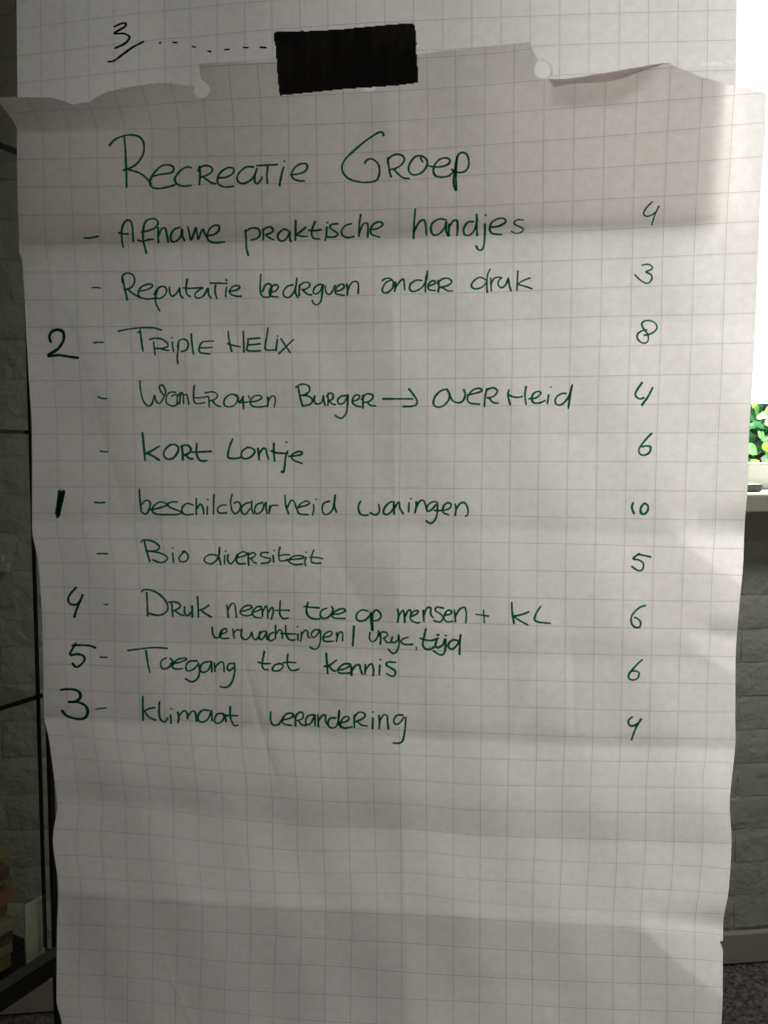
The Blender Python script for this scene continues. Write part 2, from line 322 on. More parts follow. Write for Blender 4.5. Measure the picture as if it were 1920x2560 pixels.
dd_ = -np.cumsum(np.sin(np.radians(sl))) * 0.025 * (rr_[1] - rr_[0])
i0 = np.searchsorted(rr_, 0); dd_ = dd_ - np.interp(rr_, [rr_[0], rr_[i0], rr_[-1]], [dd_[0], dd_[i0], dd_[-1]])
_cr = np.random.RandomState(5)
CREASE = [(_cr.uniform(2, 37), _cr.uniform(0, 25), _cr.uniform(-0.5, 0.5) + (math.pi / 2 if _cr.rand() < 0.3 else 0), _cr.uniform(1.2, 5.0), _cr.uniform(-1, 1) * 0.00055, _cr.uniform(0.12, 0.45)) for _ in range(46)]
def relief(r, c):
    d = relief0(r, c)
    for (r0_, c0_, an_, ln_, am_, wd_) in CREASE:
        u_ = (c - c0_) * math.cos(an_) + (r - r0_) * math.sin(an_); v_ = -(c - c0_) * math.sin(an_) + (r - r0_) * math.cos(an_)
        d = d + am_ * np.exp(-np.abs(v_) / wd_) * np.exp(-(u_ / ln_) ** 4)
    return d
def relief0(r, c):
    skew = 0.012 * (c - 12)
    d = np.interp(r - skew * (r > 10), rr_, dd_)
    d = d + 0.0011 * np.exp(-np.abs(c - 12.85 - 0.02 * (r - 15)) / 0.7) * (0.4 + 0.6 * np.sin(r * 0.6) ** 2)
    d = d + 0.0011 * np.sin(c * 0.55 + 0.3 * np.sin(r * 0.35)) + 0.0007 * np.sin(r * 0.9 + c * 0.35 + 1.0) + 0.0004 * np.sin(c * 1.7 - r * 0.8)
    # top left corner curls towards the room
    t = np.clip((6.5 - c) / 6.5, 0, 1) * np.clip((1.0 - r) / 1.6, 0, 1.5)
    d = d - 0.050 * t
    # creased corners on the right edge
    def crease(d, ra, ca, rb, cb, k, rtop, fade):
        nr, nc = -(cb - ca), (rb - ra); L = math.hypot(nr, nc); s = ((r - ra) * nr + (c - ca) * nc) / L
        f = np.where(r < rtop, np.exp(-((rtop - r) / fade) ** 2), 1.0)
        return d - k * 0.025 * np.maximum(s, 0) * f * np.clip((c - ca + 0.6) / 1.0, 0, 1)
    d = crease(d, 31.3, 22.3, 33.4, 25.0, 0.15, 31.0, 1.0)
    d = crease(d, 15.9, 23.0, 17.3, 24.9, 0.20, 15.6, 0.7)
    d = crease(d, 19.9, 23.6, 20.6, 25.0, 0.18, 19.4, 0.5)
    return d
def surf_point(px, py, lift=0.0):
    r, c = px_grid(px, py); return hit_paper(np.atleast_1d(np.asarray(px, float)), np.atleast_1d(np.asarray(py, float)), relief(r, c) - lift)
def inside(px, py, poly):
    res = np.zeros(px.shape, bool); n = len(poly); j = n - 1
    for i in range(n):
        xi, yi = poly[i]; xj, yj = poly[j]
        with np.errstate(all='ignore'): c = ((yi > py) != (yj > py)) & (px < (xj - xi) * (py - yi) / (yj - yi + 1e-12) + xi)
        res ^= c; j = i
    return res
def arc(cx, cy, r, a0, a1, n=9): return [(cx + r * math.cos(R(a0 + (a1 - a0) * i / (n - 1))), cy + r * math.sin(R(a0 + (a1 - a0) * i / (n - 1)))) for i in range(n)]
TOP = ([(-200,243),(48,242.5),(90,243),(126,243),(140,247),(155,251),(170,257),(188,262),(200,257),(222,256),(236,246),(250,237),(263,231),(277,227),(300,221),(325,217),(350,213),
       (383,209),(416,207),(430,210),(460,213),(484,215),(488,212)] + arc(503, 222, 22, 215, 90, 5)[:1] + [(486,236),(492,243),(503,245),(514,243),(522,236),(525,224),(521,212),(513,204),(503,198)]
       + [(501,190),(500,181),(499.5,170),(499,158),(540,157),(600,155.5),(645,155),(689,153.7),(760,150),(900,144),(1030,140),(1038,137),(1045,134),(1080,131),(1140,124.5),(1200,117.5),(1260,111),
       (1318,104.5),(1323,105),(1326,112),(1330,119),(1333,130),(1338,138),(1345,145),(1344,150),(1339,158),(1335,168),(1335,178),(1339,187),(1346,194),(1354,197),
       (1377,198.5),(1405,198),(1436,195.5),(1469,190),(1503,184),(1539,178),(1570,172.5),(1597,168),(1630,162),(1660,157.5),(1676,158.5),(1678,163),(1695,169),(1712,176),(1735,185),(1753,193.5),(1775,199),
       (1799,204),(1818,209.5),(1834,214),(1858,218),(1873,221),(1890,227),(1913,233),(2100,234),(2100,4000),(-200,4000)])
random.seed(3)
# ------------------------------------------------------------------ front sheet mesh
rs = np.concatenate([np.arange(-1.6, 2.0, 1 / 22.0), np.arange(2.0, 38.001, 1 / 8.0)])
cs = np.linspace(-1, 25, 26 * 20 + 1)
RG, CG = np.meshgrid(rs, cs, indexing='ij')
PX, PY = grid_px(RG.ravel(), CG.ravel()); D = relief(RG.ravel(), CG.ravel())
V = hit_paper(PX, PY, D)
nr, nc = RG.shape
ii = np.arange(nr * nc).reshape(nr, nc)
F = np.stack([ii[:-1, :-1], ii[1:, :-1], ii[1:, 1:], ii[:-1, 1:]], -1).reshape(-1, 4)
fx = PX[F].mean(1); fy = PY[F].mean(1)
jag = 1.2 * np.sin(fx * 0.9) + 1.0 * np.sin(fx * 0.37 + 1) 
keep = inside(fx, fy + 0.5 * jag * ((fx < 480) | (fx > 1690)), TOP)
keep &= ~inside(fx, fy, [(880,150),(880,222)] + [(882,224)] + arc(924, 210, 19, 160, 20, 9) + [(960,200),(960,150)]) | (fy < 214)
keep &= ~inside(fx, fy, [(1796,2350),(1830,2351),(1830,2369),(1808.5,2372)])
F = F[keep]
used = np.unique(F); rem = -np.ones(nr * nc, int); rem[used] = np.arange(len(used))
def np_mesh(name, V, F, UV=None, smooth=True):
    me = bpy.data.meshes.new(name); me.vertices.add(len(V)); me.vertices.foreach_set('co', V.astype(np.float32).ravel())
    me.loops.add(F.size); me.loops.foreach_set('vertex_index', F.astype(np.int32).ravel())
    me.polygons.add(len(F)); me.polygons.foreach_set('loop_start', np.arange(0, F.size, F.shape[1], dtype=np.int32))
    me.polygons.foreach_set('use_smooth', np.full(len(F), smooth))
    if UV is not None:
        l = me.uv_layers.new(name='UVMap'); l.data.foreach_set('uv', UV[F.ravel()].astype(np.float32).ravel())
    me.update(calc_edges=True); me.validate(); return me
UV = np.stack([CG.ravel(), -RG.ravel()], -1)
front = link('flipchart_sheet', np_mesh('flipchart_sheet', V[used], rem[F], UV[used]), M_PAPER,
    label='creased squared flipchart sheet with a torn top edge, covered with a handwritten green list', cat='paper sheet')

# turned-over strip at the torn top right, showing the blank reverse, and an unseen layer added behind to darken the sheet
def ribbon_between(name, top, bot, dt, db, mat, parent, n=60, m=6, bulge=0.0, label=None):
    tx = np.interp(np.linspace(0, 1, n), np.linspace(0, 1, len(top)), [p[0] for p in top]); ty = np.interp(np.linspace(0, 1, n), np.linspace(0, 1, len(top)), [p[1] for p in top])
    bx = np.interp(np.linspace(0, 1, n), np.linspace(0, 1, len(bot)), [p[0] for p in bot]); by = np.interp(np.linspace(0, 1, n), np.linspace(0, 1, len(bot)), [p[1] for p in bot])
    vs = []; uv = []
    for j in range(m + 1):
        t = j / m; x = tx * (1 - t) + bx * t; y = ty * (1 - t) + by * t
        r, c = px_grid(x, y); d = relief(r, c) + dt * (1 - t) + db * t + bulge * math.sin(math.pi * t)
        vs.append(hit_paper(x, y, d)); uv.append(np.stack([c, -r], -1))
    vs = np.concatenate(vs); uv = np.concatenate(uv); I = np.arange((m + 1) * n).reshape(m + 1, n)
    F = np.stack([I[:-1, :-1], I[1:, :-1], I[1:, 1:], I[:-1, 1:]], -1).reshape(-1, 4)
    return link(name, np_mesh(name, vs, F, uv), mat, parent=front, label=label)
ribbon_between('turned_over_strip', [(1372,198),(1420,196.5),(1469,190),(1539,178),(1597,168),(1640,160.5),(1664,157)],
               [(1384,219),(1412,213),(1440,208),(1517,206),(1560,195),(1600,179.5),(1662,158.5)], -0.0015, -0.004, M_BLANK, front, bulge=-0.003, label='narrow strip turned over at the top edge, showing the blank reverse')
ribbon_between('hidden_shade_layer', [(1376,199),(1440,196),(1469,191),(1539,179),(1597,169),(1640,162),(1662,159)],
               [(1390,268),(1440,270),(1500,267),(1550,262),(1578,252),(1615,205),(1664,162)], 0.002, 0.0045, M_BLANK, front)

# ------------------------------------------------------------------ sheet behind
BX = [42,102,161,221,284.6,347,411.6,475.6,542.5,611.6,680,750,820,890,962,1034,1107,1180,1253,1326.5,1399.6,1473,1548,1621,1695,1768.5,1840]
bxk = [42, 161, 284, 412, 481, 600, 750, 890, 1034, 1180, 1342, 1473, 1621, 1840]
r2 = [208,195,181,168.5,164.5,153,142,133,127,119.5,115,109.6,105.6,100]
r1 = [140,126,114,97,90,80.5,69.5,60,50,46.5,40,35,30,25]
br = np.arange(-6, 8.31, 0.05); bc = np.linspace(0, 26, 26 * 20 + 1)
BR, BC = np.meshgrid(br, bc, indexing='ij')
bx = np.interp(BC.ravel(), np.arange(27), BX)
y1 = np.interp(bx, bxk, r1); y2 = np.interp(bx, bxk, r2); sp = (y2 - y1); sp = np.interp(bx, [42, 500, 960, 1840], [68, 72, 74.5, 75.2])
by = y2 + (BR.ravel() - 2) * sp
bx = bx + (by - 100) * np.interp(bx, [42, 300, 600, 1300, 1840], [0.012, 0.01, 0.006, 0.0, -0.012])
rr, cc = px_grid(np.clip(bx, -60, 1925), np.clip(by, 60, 2700))
dd = np.interp(np.clip(rr, 0.5, 6), rr_, dd_) + 0.0042 + 0.020 * np.clip((420 - bx) / 380.0, 0, 1) ** 1.5 + 0.0009 * np.sin(bx / 90.0) + 0.009 * np.clip((by - 180) / 420.0, 0, 1) ** 1.5 + 0.005 * np.clip((bx - 1500) / 340.0, 0, 1) ** 2 + np.maximum(relief(rr, cc) - np.interp(rr, rr_, dd_), 0) * (rr > 0)
VB = hit_paper(bx, by, dd)
BPX, BPY = bx.copy(), by.copy(); I = np.arange(VB.shape[0]).reshape(BR.shape)
FB = np.stack([I[:-1, :-1], I[1:, :-1], I[1:, 1:], I[:-1, 1:]], -1).reshape(-1, 4)
UVB = np.stack([BC.ravel(), -BR.ravel()], -1)
GLUE = [(505, 223, 22, 23), (1358, 174, 23, 24), (924, 221, 17, 15)]
bfx = BPX[FB].mean(1); bfy = BPY[FB].mean(1)
kb = np.ones(len(FB), bool)
for (gx_, gy_, ga, gb) in GLUE: kb &= ((bfx - gx_) / (ga - 1.5)) ** 2 + ((bfy - gy_) / (gb - 1.5)) ** 2 > 1
FB = FB[kb]
back = link('flipchart_sheet', np_mesh('rear_flipchart_sheet', VB, FB, UVB), M_BACKP,
    label='squared flipchart sheet hanging behind, with a black 3 and dashes', cat='paper sheet')
def back_point(px, py, lift=0.0):
    px = np.atleast_1d(np.asarray(px, float)); py = np.atleast_1d(np.asarray(py, float))
    r, c = px_grid(np.clip(px, -60, 1925), np.clip(py, 60, 2700))
    d = np.interp(np.clip(r, 0.5, 6), rr_, dd_) + 0.0042 + 0.020 * np.clip((420 - px) / 380.0, 0, 1) ** 1.5 + 0.0009 * np.sin(px / 90.0) + 0.009 * np.clip((py - 180) / 420.0, 0, 1) ** 1.5 + 0.005 * np.clip((px - 1500) / 340.0, 0, 1) ** 2 + np.maximum(relief(r, c) - np.interp(r, rr_, dd_), 0) * (r > 0)
    return hit_paper(px, py, d - lift)

M_GLUE = paper_mat('glue_soaked_paper', blank=True, dens=1.07)
for (gx_, gy_, ga, gb) in GLUE:
    an = np.linspace(0, 2 * math.pi, 33)[:-1]; rad = 1 + 0.07 * np.sin(an * 3 + gx_) + 0.05 * np.sin(an * 7)
    X = np.concatenate([[gx_]] + [gx_ + ga * q_ * np.cos(an) * rad for q_ in (.5, 1)]); Y = np.concatenate([[gy_]] + [gy_ + gb * q_ * np.sin(an) * rad for q_ in (.5, 1)])
    Vg = back_point(X, Y, 0.0001)
    Fg = [(0, 1 + i, 1 + (i + 1) % 32) for i in range(32)] + [(1 + i, 33 + i, 33 + (i + 1) % 32, 1 + (i + 1) % 32) for i in range(32)]
    og = link('glue_spot', mesh('glue_spot', Vg, Fg, True), M_GLUE, parent=back)
    ul = og.data.uv_layers.new(name='UVMap')
# ------------------------------------------------------------------ handwriting
ORG = {'A': (200,300), 'B': (750,300), 'C': (100,650), 'D': (650,650), 'E': (200,920), 'F': (900,920), 'G': (100,1180), 'H': (650,1180), 'I': (130,1440),
       'J': (680,1460), 'K': (1200,1460), 'L': (1200,460), 'M': (1320,1160), 'N': (0,0), 'O': (600,0), 'P': (1320,760)}
S_ = 1659 / 600.0
def catmull(P, step=5.0):
    P = np.array(P, float)
    if len(P) == 1: P = np.array([P[0] - [3, 0], P[0] + [3, 0]])
    out = []; n = len(P)
    for i in range(n - 1):
        p0 = P[max(i - 1, 0)]; p1 = P[i]; p2 = P[i + 1]; p3 = P[min(i + 2, n - 1)]
        k = max(2, int(np.linalg.norm(p2 - p1) / step))
        for j in range(k):
            t = j / k; out.append(0.5 * ((2*p1) + (-p0+p2)*t + (2*p0-5*p1+4*p2-p3)*t*t + (-p0+3*p1-3*p2+p3)*t**3))
    out.append(P[-1]); return np.array(out)
def write(name, segs, mat=None, wd=12.5, parent=None, pt=None, label=None):
    """segs: list of (region letter, 'x,y x,y ... / x,y ...')"""
    mat = mat or M_GREEN; parent = parent or front; pt = pt or surf_point
    vs = []; fs = []; k = 0
    for seg in segs:
        reg, txt = seg[0], seg[1]; w0 = seg[2] if len(seg) > 2 else wd
        ox, oy = ORG[reg]
        for st in txt.split('/'):
            P = [tuple(float(a) for a in q.split(',')) for q in st.split()]
            dot = len(P) == 1
            Q = catmull(P)
            T = np.gradient(Q, axis=0); T /= np.linalg.norm(T, axis=1)[:, None] + 1e-9
            L = np.concatenate([[0], np.cumsum(np.linalg.norm(np.diff(Q, axis=0), axis=1))])
            ph = random.random() * 6
            W = 1.22 * w0 * (0.5 + 0.055 * np.sin(L / 37 + ph) + 0.03 * np.sin(L / 9 + ph)) * (0.93 + 0.10 * np.abs(T[:, 1]))
            if dot: W[:] = w0 * 0.5
            # round ends
            e0 = Q[0] - T[0] * W[0] * 0.85; e1 = Q[-1] + T[-1] * W[-1] * 0.85
            Q2 = np.vstack([e0, Q[0] - T[0] * W[0] * 0.5, Q, Q[-1] + T[-1] * W[-1] * 0.5, e1])
            T2 = np.vstack([T[0], T[0], T, T[-1], T[-1]]); W2 = np.concatenate([[W[0] * 0.25, W[0] * 0.8], W, [W[-1] * 0.8, W[-1] * 0.25]])
            Nn = np.stack([-T2[:, 1], T2[:, 0]], -1)
            a = Q2 + Nn * W2[:, None]; b = Q2 - Nn * W2[:, None]
            lift = 0.00030 + 0.00002 * (k % 12) + 0.0000015 * np.arange(len(Q2)); k += 1
            pa = np.array([ox, oy]) + a / S_; pb = np.array([ox, oy]) + b / S_
            A = pt(pa[:, 0], pa[:, 1], lift); B = pt(pb[:, 0], pb[:, 1], lift)
            o = len(vs); n = len(Q2)
            vs += list(A) + list(B)
            fs += [(o + i, o + i + 1, o + n + i + 1, o + n + i) for i in range(n - 1)]
    return link(name, mesh(name, vs, fs, True), mat, parent=parent, label=label)
W = write
#TRACES
W('handwritten_word', [('A', '205,175 230,145 270,120 340,103 400,112 435,145 443,200 430,250 395,300 350,330 300,347/307,122 313,200 318,300 322,390 322,465/340,345 400,362 440,385 475,420 490,440/492,392 560,375 620,368 645,350 645,325 610,310 560,320 510,370 485,420 487,450 510,470 560,472 620,460 655,448/770,330 740,325 700,345 665,385 655,415 675,445 720,458 770,452/826,322 830,380 825,447/815,352 835,325 870,315 905,325 915,350 890,375 840,395/850,392 880,415 910,435 940,440/965,400 1010,395 1050,375 1065,345 1050,330 1015,332 970,365 950,410 960,445 1000,463 1060,458/1200,325 1150,325 1105,360 1085,400 1100,432 1135,438 1180,415 1210,375 1225,330 1210,380 1208,425 1225,440 1250,415 1258,395/1222,315 1290,312 1365,308/1298,322 1292,375 1295,438/1408,325 1395,370 1385,420 1380,453/1412,284/1455,380 1510,372 1555,355 1572,325 1560,302 1520,305 1480,335 1462,375 1475,405 1510,420 1550,422')], label='green heading word Recreatie')
W('handwritten_word', [('B', '577,107 570,86 545,86 500,112 440,155 370,215 310,275 290,325 302,370 340,407 410,428 480,430 530,415 548,370 545,315 520,282 490,268 460,280 448,298/605,262 612,310 620,360 630,392/603,292 620,260 660,238 705,245 722,275 700,310 660,335 628,342/650,342 680,375 715,400 752,405/848,290 835,262 845,248 800,252 765,290 750,335 765,370 800,380 845,360 875,320 878,280 850,250/885,315 930,325 990,320 1030,300 1035,275 1010,262 970,270 935,305 922,350 937,385 980,395 1030,385 1062,355/1085,255 1080,330 1078,400 1080,485 1062,440 1068,360 1078,290 1095,240 1120,225 1150,235 1165,270 1165,320 1140,355 1090,362 1048,342')], label='green heading word Groep')
W('bullet_dash', [('A', '28,815 70,815 125,803')])
W('handwritten_word', [('A', '298,880 290,830 288,770 300,720 325,693 350,700 362,740 365,790 368,838/270,780 300,787 335,787/425,775 470,765 520,745 540,712 525,687 490,683 452,705 437,760 437,830 448,880 459,920/398,830 430,838 470,828 505,825/540,745 540,800 542,848/545,800 562,755 588,748 600,790 610,845/692,742 655,755 630,790 628,828 650,843 690,815 706,755 708,800 722,833/745,740 755,780 768,828 785,790 800,745 810,790 818,824 835,780 850,755 865,790 880,812/885,800 930,790 960,762 960,732 930,728 895,755 880,800 890,833 930,848 1000,842')], label='green word Afname')
W('handwritten_word', [('A', '1143,762 1148,820 1150,880 1163,935/1145,775 1180,748 1230,752 1245,785 1225,818 1180,830/1265,755 1268,800 1265,830/1262,770 1285,745 1320,740 1335,765 1310,785 1285,792 1310,815 1338,827/1440,765 1410,755 1375,782 1368,815 1395,838 1430,815 1450,772 1450,815 1458,840/1490,695 1490,760 1488,832/1560,742 1520,775 1495,792 1530,803 1572,804'),
   ('B', '105,702 85,750 80,790 95,818 135,822/60,762 100,765 145,758/185,742 183,785 175,833/190,710/260,717 218,722 207,745 235,765 262,787 240,808 190,810/355,717 310,732 287,770 297,800 330,813 373,805/420,655 410,720 407,803/408,785 435,722 462,712 470,742 468,808/485,757 530,752 570,727 563,707 530,707 500,730 487,765 497,792 550,810')], label='green word praktische')
W('handwritten_word', [('B', '797,617 790,700 785,818/790,770 820,712 853,690 868,720 874,795/1010,690 960,685 912,718 906,765 925,795 965,785 1000,742 1012,702 1010,760 1022,800/1030,720 1028,800/1030,742 1060,697 1085,697 1090,740 1085,798/1200,702 1160,707 1132,750 1137,790 1170,797 1205,762 1222,702 1220,652/1222,702 1222,750 1225,798/1278,720 1278,780 1272,860 1258,895 1235,898 1217,872/1283,658/1310,742 1370,735 1420,707 1410,682 1370,682 1325,710 1312,755 1332,785 1395,792')], label='green word handjes')
W('handwritten_letter', [('B', '1545,692 1500,690 1480,715 1510,735 1543,752 1530,775 1490,783 1460,768', 9.5)])
W('bullet_dash', [('C', '360,192 390,190 420,194', 10)])
W('handwritten_word', [('C', '573,125 583,185 595,235 603,276/572,155 570,112 600,90 640,102 655,140 640,180 610,200 582,202/605,202 650,237 700,262/680,217 730,207 770,190 775,172 745,167 700,187 680,222 690,255 740,270 790,264/812,205 800,245 800,295 827,352/790,240 815,197 850,182 875,202 865,240 830,265 805,262/895,187 897,225 912,250 940,235 965,197/965,192 970,240 988,262/1018,132 1010,190 1015,235 1040,253/987,193 1040,196 1118,191/1125,192 1087,217 1070,245 1090,264 1130,247 1160,197 1165,237 1183,264/1177,160 1230,160 1293,162/1213,175 1210,220 1223,268/1290,187 1285,215 1284,252/1287,133 1291,145/1305,217 1350,210 1380,192 1370,177 1335,182 1312,210 1320,237 1360,251 1392,250')], label='green word Reputatie', wd=11.5)
W('handwritten_word', [('D', '7,100 2,150 2,215 12,245/17,218 40,172 72,168 80,215 62,255 20,255/78,225 112,210 127,185 107,170 78,190 64,225 78,250 125,255/228,172 190,182 162,217 167,250 200,258 235,222 250,170 255,125/250,170 245,222 262,260/275,170 270,215 272,245/270,187 300,157 335,157 345,177 320,200 290,205/295,207 328,237 357,240/420,167 385,182 367,217 385,235 418,212 433,172/435,170 430,230 420,285 395,310 372,302 360,280/450,180 455,220 477,240 500,217 520,177/525,217 560,207 582,187 572,167 542,177 520,212 530,235 582,245/600,167 605,205 603,242/605,212 630,162 660,147 680,167 678,232')], label='green misspelt word after Reputatie', wd=11.5)
W('handwritten_word', [('D', '905,140 872,155 847,195 850,222 880,225 915,195 920,150 895,127 865,130 845,143/935,152 935,190 930,217/935,190 965,150 990,132 997,160 1000,207/1120,142 1080,140 1042,165 1034,200 1060,218 1110,197 1145,150 1158,77/1150,110 1145,150 1143,220/1165,180 1205,165 1210,147 1185,147 1162,175 1170,205 1212,212/1230,140 1237,180 1232,220/1225,162 1260,132 1300,127 1325,150 1300,175 1247,190/1260,190 1298,213 1333,213')], label='green word onder', wd=11.5)
W('handwritten_word', [('L', '70,590 52,630 47,690 50,748/45,665 0,645 -43,670 -60,705 -35,725 10,715 47,680/75,650 75,690 78,738/78,690 95,656 122,644 150,648/150,648 130,668 126,695 145,717 175,700 195,655/196,650 203,700 215,738/262,602 258,670 255,735/345,650 300,667 264,692 305,705 360,724')], label='green word druk', wd=11)
W('handwritten_number', [('C', '75,568 65,530 82,495 125,482 160,500 163,550 128,610 60,660 130,658 200,668 262,676', 17.5)], mat=M_DGREEN, label='bold number 2 at the left margin')
W('bullet_dash', [('C', '373,572 405,568 437,569', 10.5)])
W('handwritten_word', [('C', '542,493 610,478 700,468 790,470 840,485/692,480 700,550 712,630/676,500 690,497/785,567 790,605 795,655/757,550 790,541 840,546 880,575 880,600 840,611 795,612/830,612 860,622 892,625/915,567 917,597 922,633/912,537/958,575 955,620 948,670 953,715/950,602 960,562 985,547 1015,557 1025,590 1010,623 977,632/1045,510 1050,570 1060,652/1200,560 1150,562 1117,572 1100,610 1110,640 1175,650/1112,607 1150,607 1190,603')], label='green word Triple', wd=11)
W('handwritten_word', [('C', '1300,495 1308,560 1325,632/1297,578 1340,592 1385,600/1405,492 1408,560 1410,635/1440,545 1435,590 1432,624 1480,630 1525,627/1435,547 1475,543 1520,539/1438,587 1480,584 1522,579'), ('D', '55,470 45,540 35,600 45,622 97,622/120,547 115,585 110,625/121,526/145,545 175,590 208,640/230,550 180,600 130,648')], label='green word Helix', wd=11.5)
W('bullet_dash', [('C', '400,945 430,957 463,957', 9.5)])
W('handwritten_word', [('E', '415,90 418,150 435,220 465,260 495,250 515,190/515,190 527,230 550,245 575,212 592,165 572,120 550,125 555,155 585,195/660,168 622,168 597,200 600,245 640,263 668,255 682,240/632,195 665,182 672,205 670,245/700,170 692,205 690,248/672,200 695,172 712,180 716,245/720,190 735,182 745,210 752,250/790,120 785,180 790,235 820,246 862,238/790,205 830,206 885,196/890,200 892,240 893,268/865,172 920,165 950,187 935,215 900,227/915,225 940,255 972,266/1090,190 1045,182 1002,212 998,255 1035,269 1075,250 1090,208 1068,185/1092,202 1098,235 1120,215 1130,195/1125,200 1128,240 1130,283/1100,240 1140,238 1168,232/1165,190 1172,210/1175,235 1220,228 1257,207 1240,190 1205,195 1177,230 1190,262 1240,270 1290,262/1297,200 1300,240 1295,268/1300,232 1322,197 1345,197 1350,230 1342,270')], label='green corrected word Wantrouwen', wd=10.5)
W('handwritten_word', [('D', '265,880 275,940 295,1010/248,880 290,858 335,870 342,905 312,930 285,936/288,936 332,940 362,965 350,995 300,1010/378,940 375,975 392,995 425,985 437,942/437,940 442,975 452,1007/468,935 472,970 468,1005/460,945 480,920 505,930 500,962 470,972/475,972 500,995 522,1000/592,937 562,942 537,967 547,995 580,987 605,942/607,932 605,1000 595,1060 560,1095 520,1075/640,975 675,965 690,942 665,932 642,957 642,990 670,1010 700,1015/712,935 712,985 712,1025/700,965 735,927 775,932 780,952 755,977 720,985/740,985 765,1005 800,1009')], label='green word Burger', wd=11.5)
W('arrow', [('D', '850,960 950,960 1055,960/1030,892 1060,930 1085,970 1080,1000 1050,1011 990,1013')])
W('handwritten_word', [('F', '597,147 560,157 520,197 507,245 530,269 570,265 608,228 620,185 600,147/620,185 640,225 680,240 713,225 728,182 717,150/740,187 790,177 840,160 830,142 790,147 757,177 742,215 762,243 825,250/878,145 865,200 860,268/872,152 920,137 950,160 925,195 880,207/890,205 920,238 958,243/1030,150 1023,190 1038,253/1025,185 1060,200 1100,202 1122,195/1148,130 1140,185 1148,250/1170,213 1215,207 1250,177 1235,162 1202,175 1187,210 1200,240 1240,242 1280,225/1303,187 1300,215 1295,245/1425,177 1395,177 1357,202 1350,240 1375,257 1410,240 1445,192 1468,117/1465,122 1452,190 1440,278')], label='green word Overheid', wd=12)
W('dot', [('F', '1320,132', 9)], mat=M_BLACK)
W('bullet_dash', [('E', '137,573 165,579 192,578', 10)])
W('handwritten_word', [('E', '432,447 440,530 450,638/548,540 500,570 455,592/470,592 510,612 548,637/625,530 590,562 578,600 600,628 640,625 670,592 680,550 650,528 620,535/703,540 710,590 710,635/695,542 740,533 767,560 750,590 715,602/730,600 755,625 782,628/808,522 805,580 815,620 840,643 877,640/770,582 830,580 907,576')], label='green word Kort', wd=13)
W('handwritten_word', [('E', '1055,492 1035,540 1022,600 1030,622 1080,625 1115,618/1160,548 1122,575 1115,610 1140,628 1180,615 1208,580 1190,555 1155,548/1230,557 1235,592 1238,635/1238,592 1265,557 1285,562 1292,597 1303,630/1340,522 1340,572 1345,645/1322,572 1360,587 1435,590/1435,575 1420,620 1415,680 1405,720 1393,716/1427,513/1440,610 1490,607 1530,597 1533,580 1500,580 1462,605 1475,635 1535,660')], label='green word Lontje')
W('bullet_dash', [('E', '102,928 135,932 170,929', 10.5)])
W('handwritten_word', [('G', '687,118 690,180 700,275/697,232 730,197 760,207 758,247 735,290 707,282/750,262 800,255 872,232 870,217 830,207 790,232 775,265 800,290 870,296/950,207 910,207 882,222 900,245 958,268 980,280 940,295 870,293/1060,230 1020,217 987,240 982,275 1010,296 1062,290/1080,182 1080,240 1080,295/1085,252 1108,222 1125,245 1133,290/1157,237 1155,293/1160,190/1203,158 1200,220 1200,290/1288,228 1250,232 1227,257 1240,283 1290,282/1328,155 1318,200 1325,260 1342,285/1342,215 1370,207 1387,232 1372,275 1342,290'),
   ('E', '1180,930 1148,935 1115,965 1120,1000 1145,1010 1175,972/1188,918 1187,970 1200,1008/1262,930 1222,945 1207,985 1225,1008 1258,987 1273,940/1285,930 1287,975 1295,1008/1312,950 1308,1003/1310,990 1325,953 1368,949'),
   ('H', '172,160 178,230 197,288/190,242 215,197 238,210 250,250/265,245 320,230 342,215 320,200 280,222 257,257 275,290 335,295/370,227 372,260 362,298/388,188/480,202 440,217 430,260 445,292 480,285 507,245 520,160/520,162 514,230 528,278')], label='green word beschikbaarheid', wd=11)
W('handwritten_word', [('H', '695,202 680,240 690,285 720,300 748,296/820,223 825,270 800,297 762,282/930,210 905,207 870,235 852,275 870,295 905,277 932,228/925,215 927,290/930,252 960,207 967,250 990,288/1030,212 1028,275/1042,185/1080,207 1080,240 1070,285/1080,242 1105,202 1130,197 1145,232 1152,262/1220,207 1190,207 1157,235 1157,270 1185,262 1215,227/1227,215 1225,280 1210,330 1180,355 1148,338/1205,266 1262,266 1312,250 1320,222 1295,213 1267,240 1267,280 1305,296/1350,222 1355,262 1348,300/1357,255 1385,217 1418,215 1438,260 1435,295 1420,306')], label='green word woningen', wd=12)
W('handwritten_number', [('G', '137,133 127,210 113,290/163,135 145,220 130,298/150,150 132,240 120,310', 19)], mat=M_DGREEN, label='very bold number 1 at the left margin')
W('bullet_dash', [('G', '395,565 430,564 467,566', 9.5)])
W('handwritten_word', [('G', '722,477 735,540 760,620/698,485 715,470 775,478 820,507 820,533 785,545 745,545/745,545 830,560 880,590 870,615 830,626 780,608'), ('G', '917,562 920,592 922,627/917,524/1000,548 975,572 960,600 975,620 1010,615 1025,582 1005,552 985,552')], label='green word Bio', wd=11)
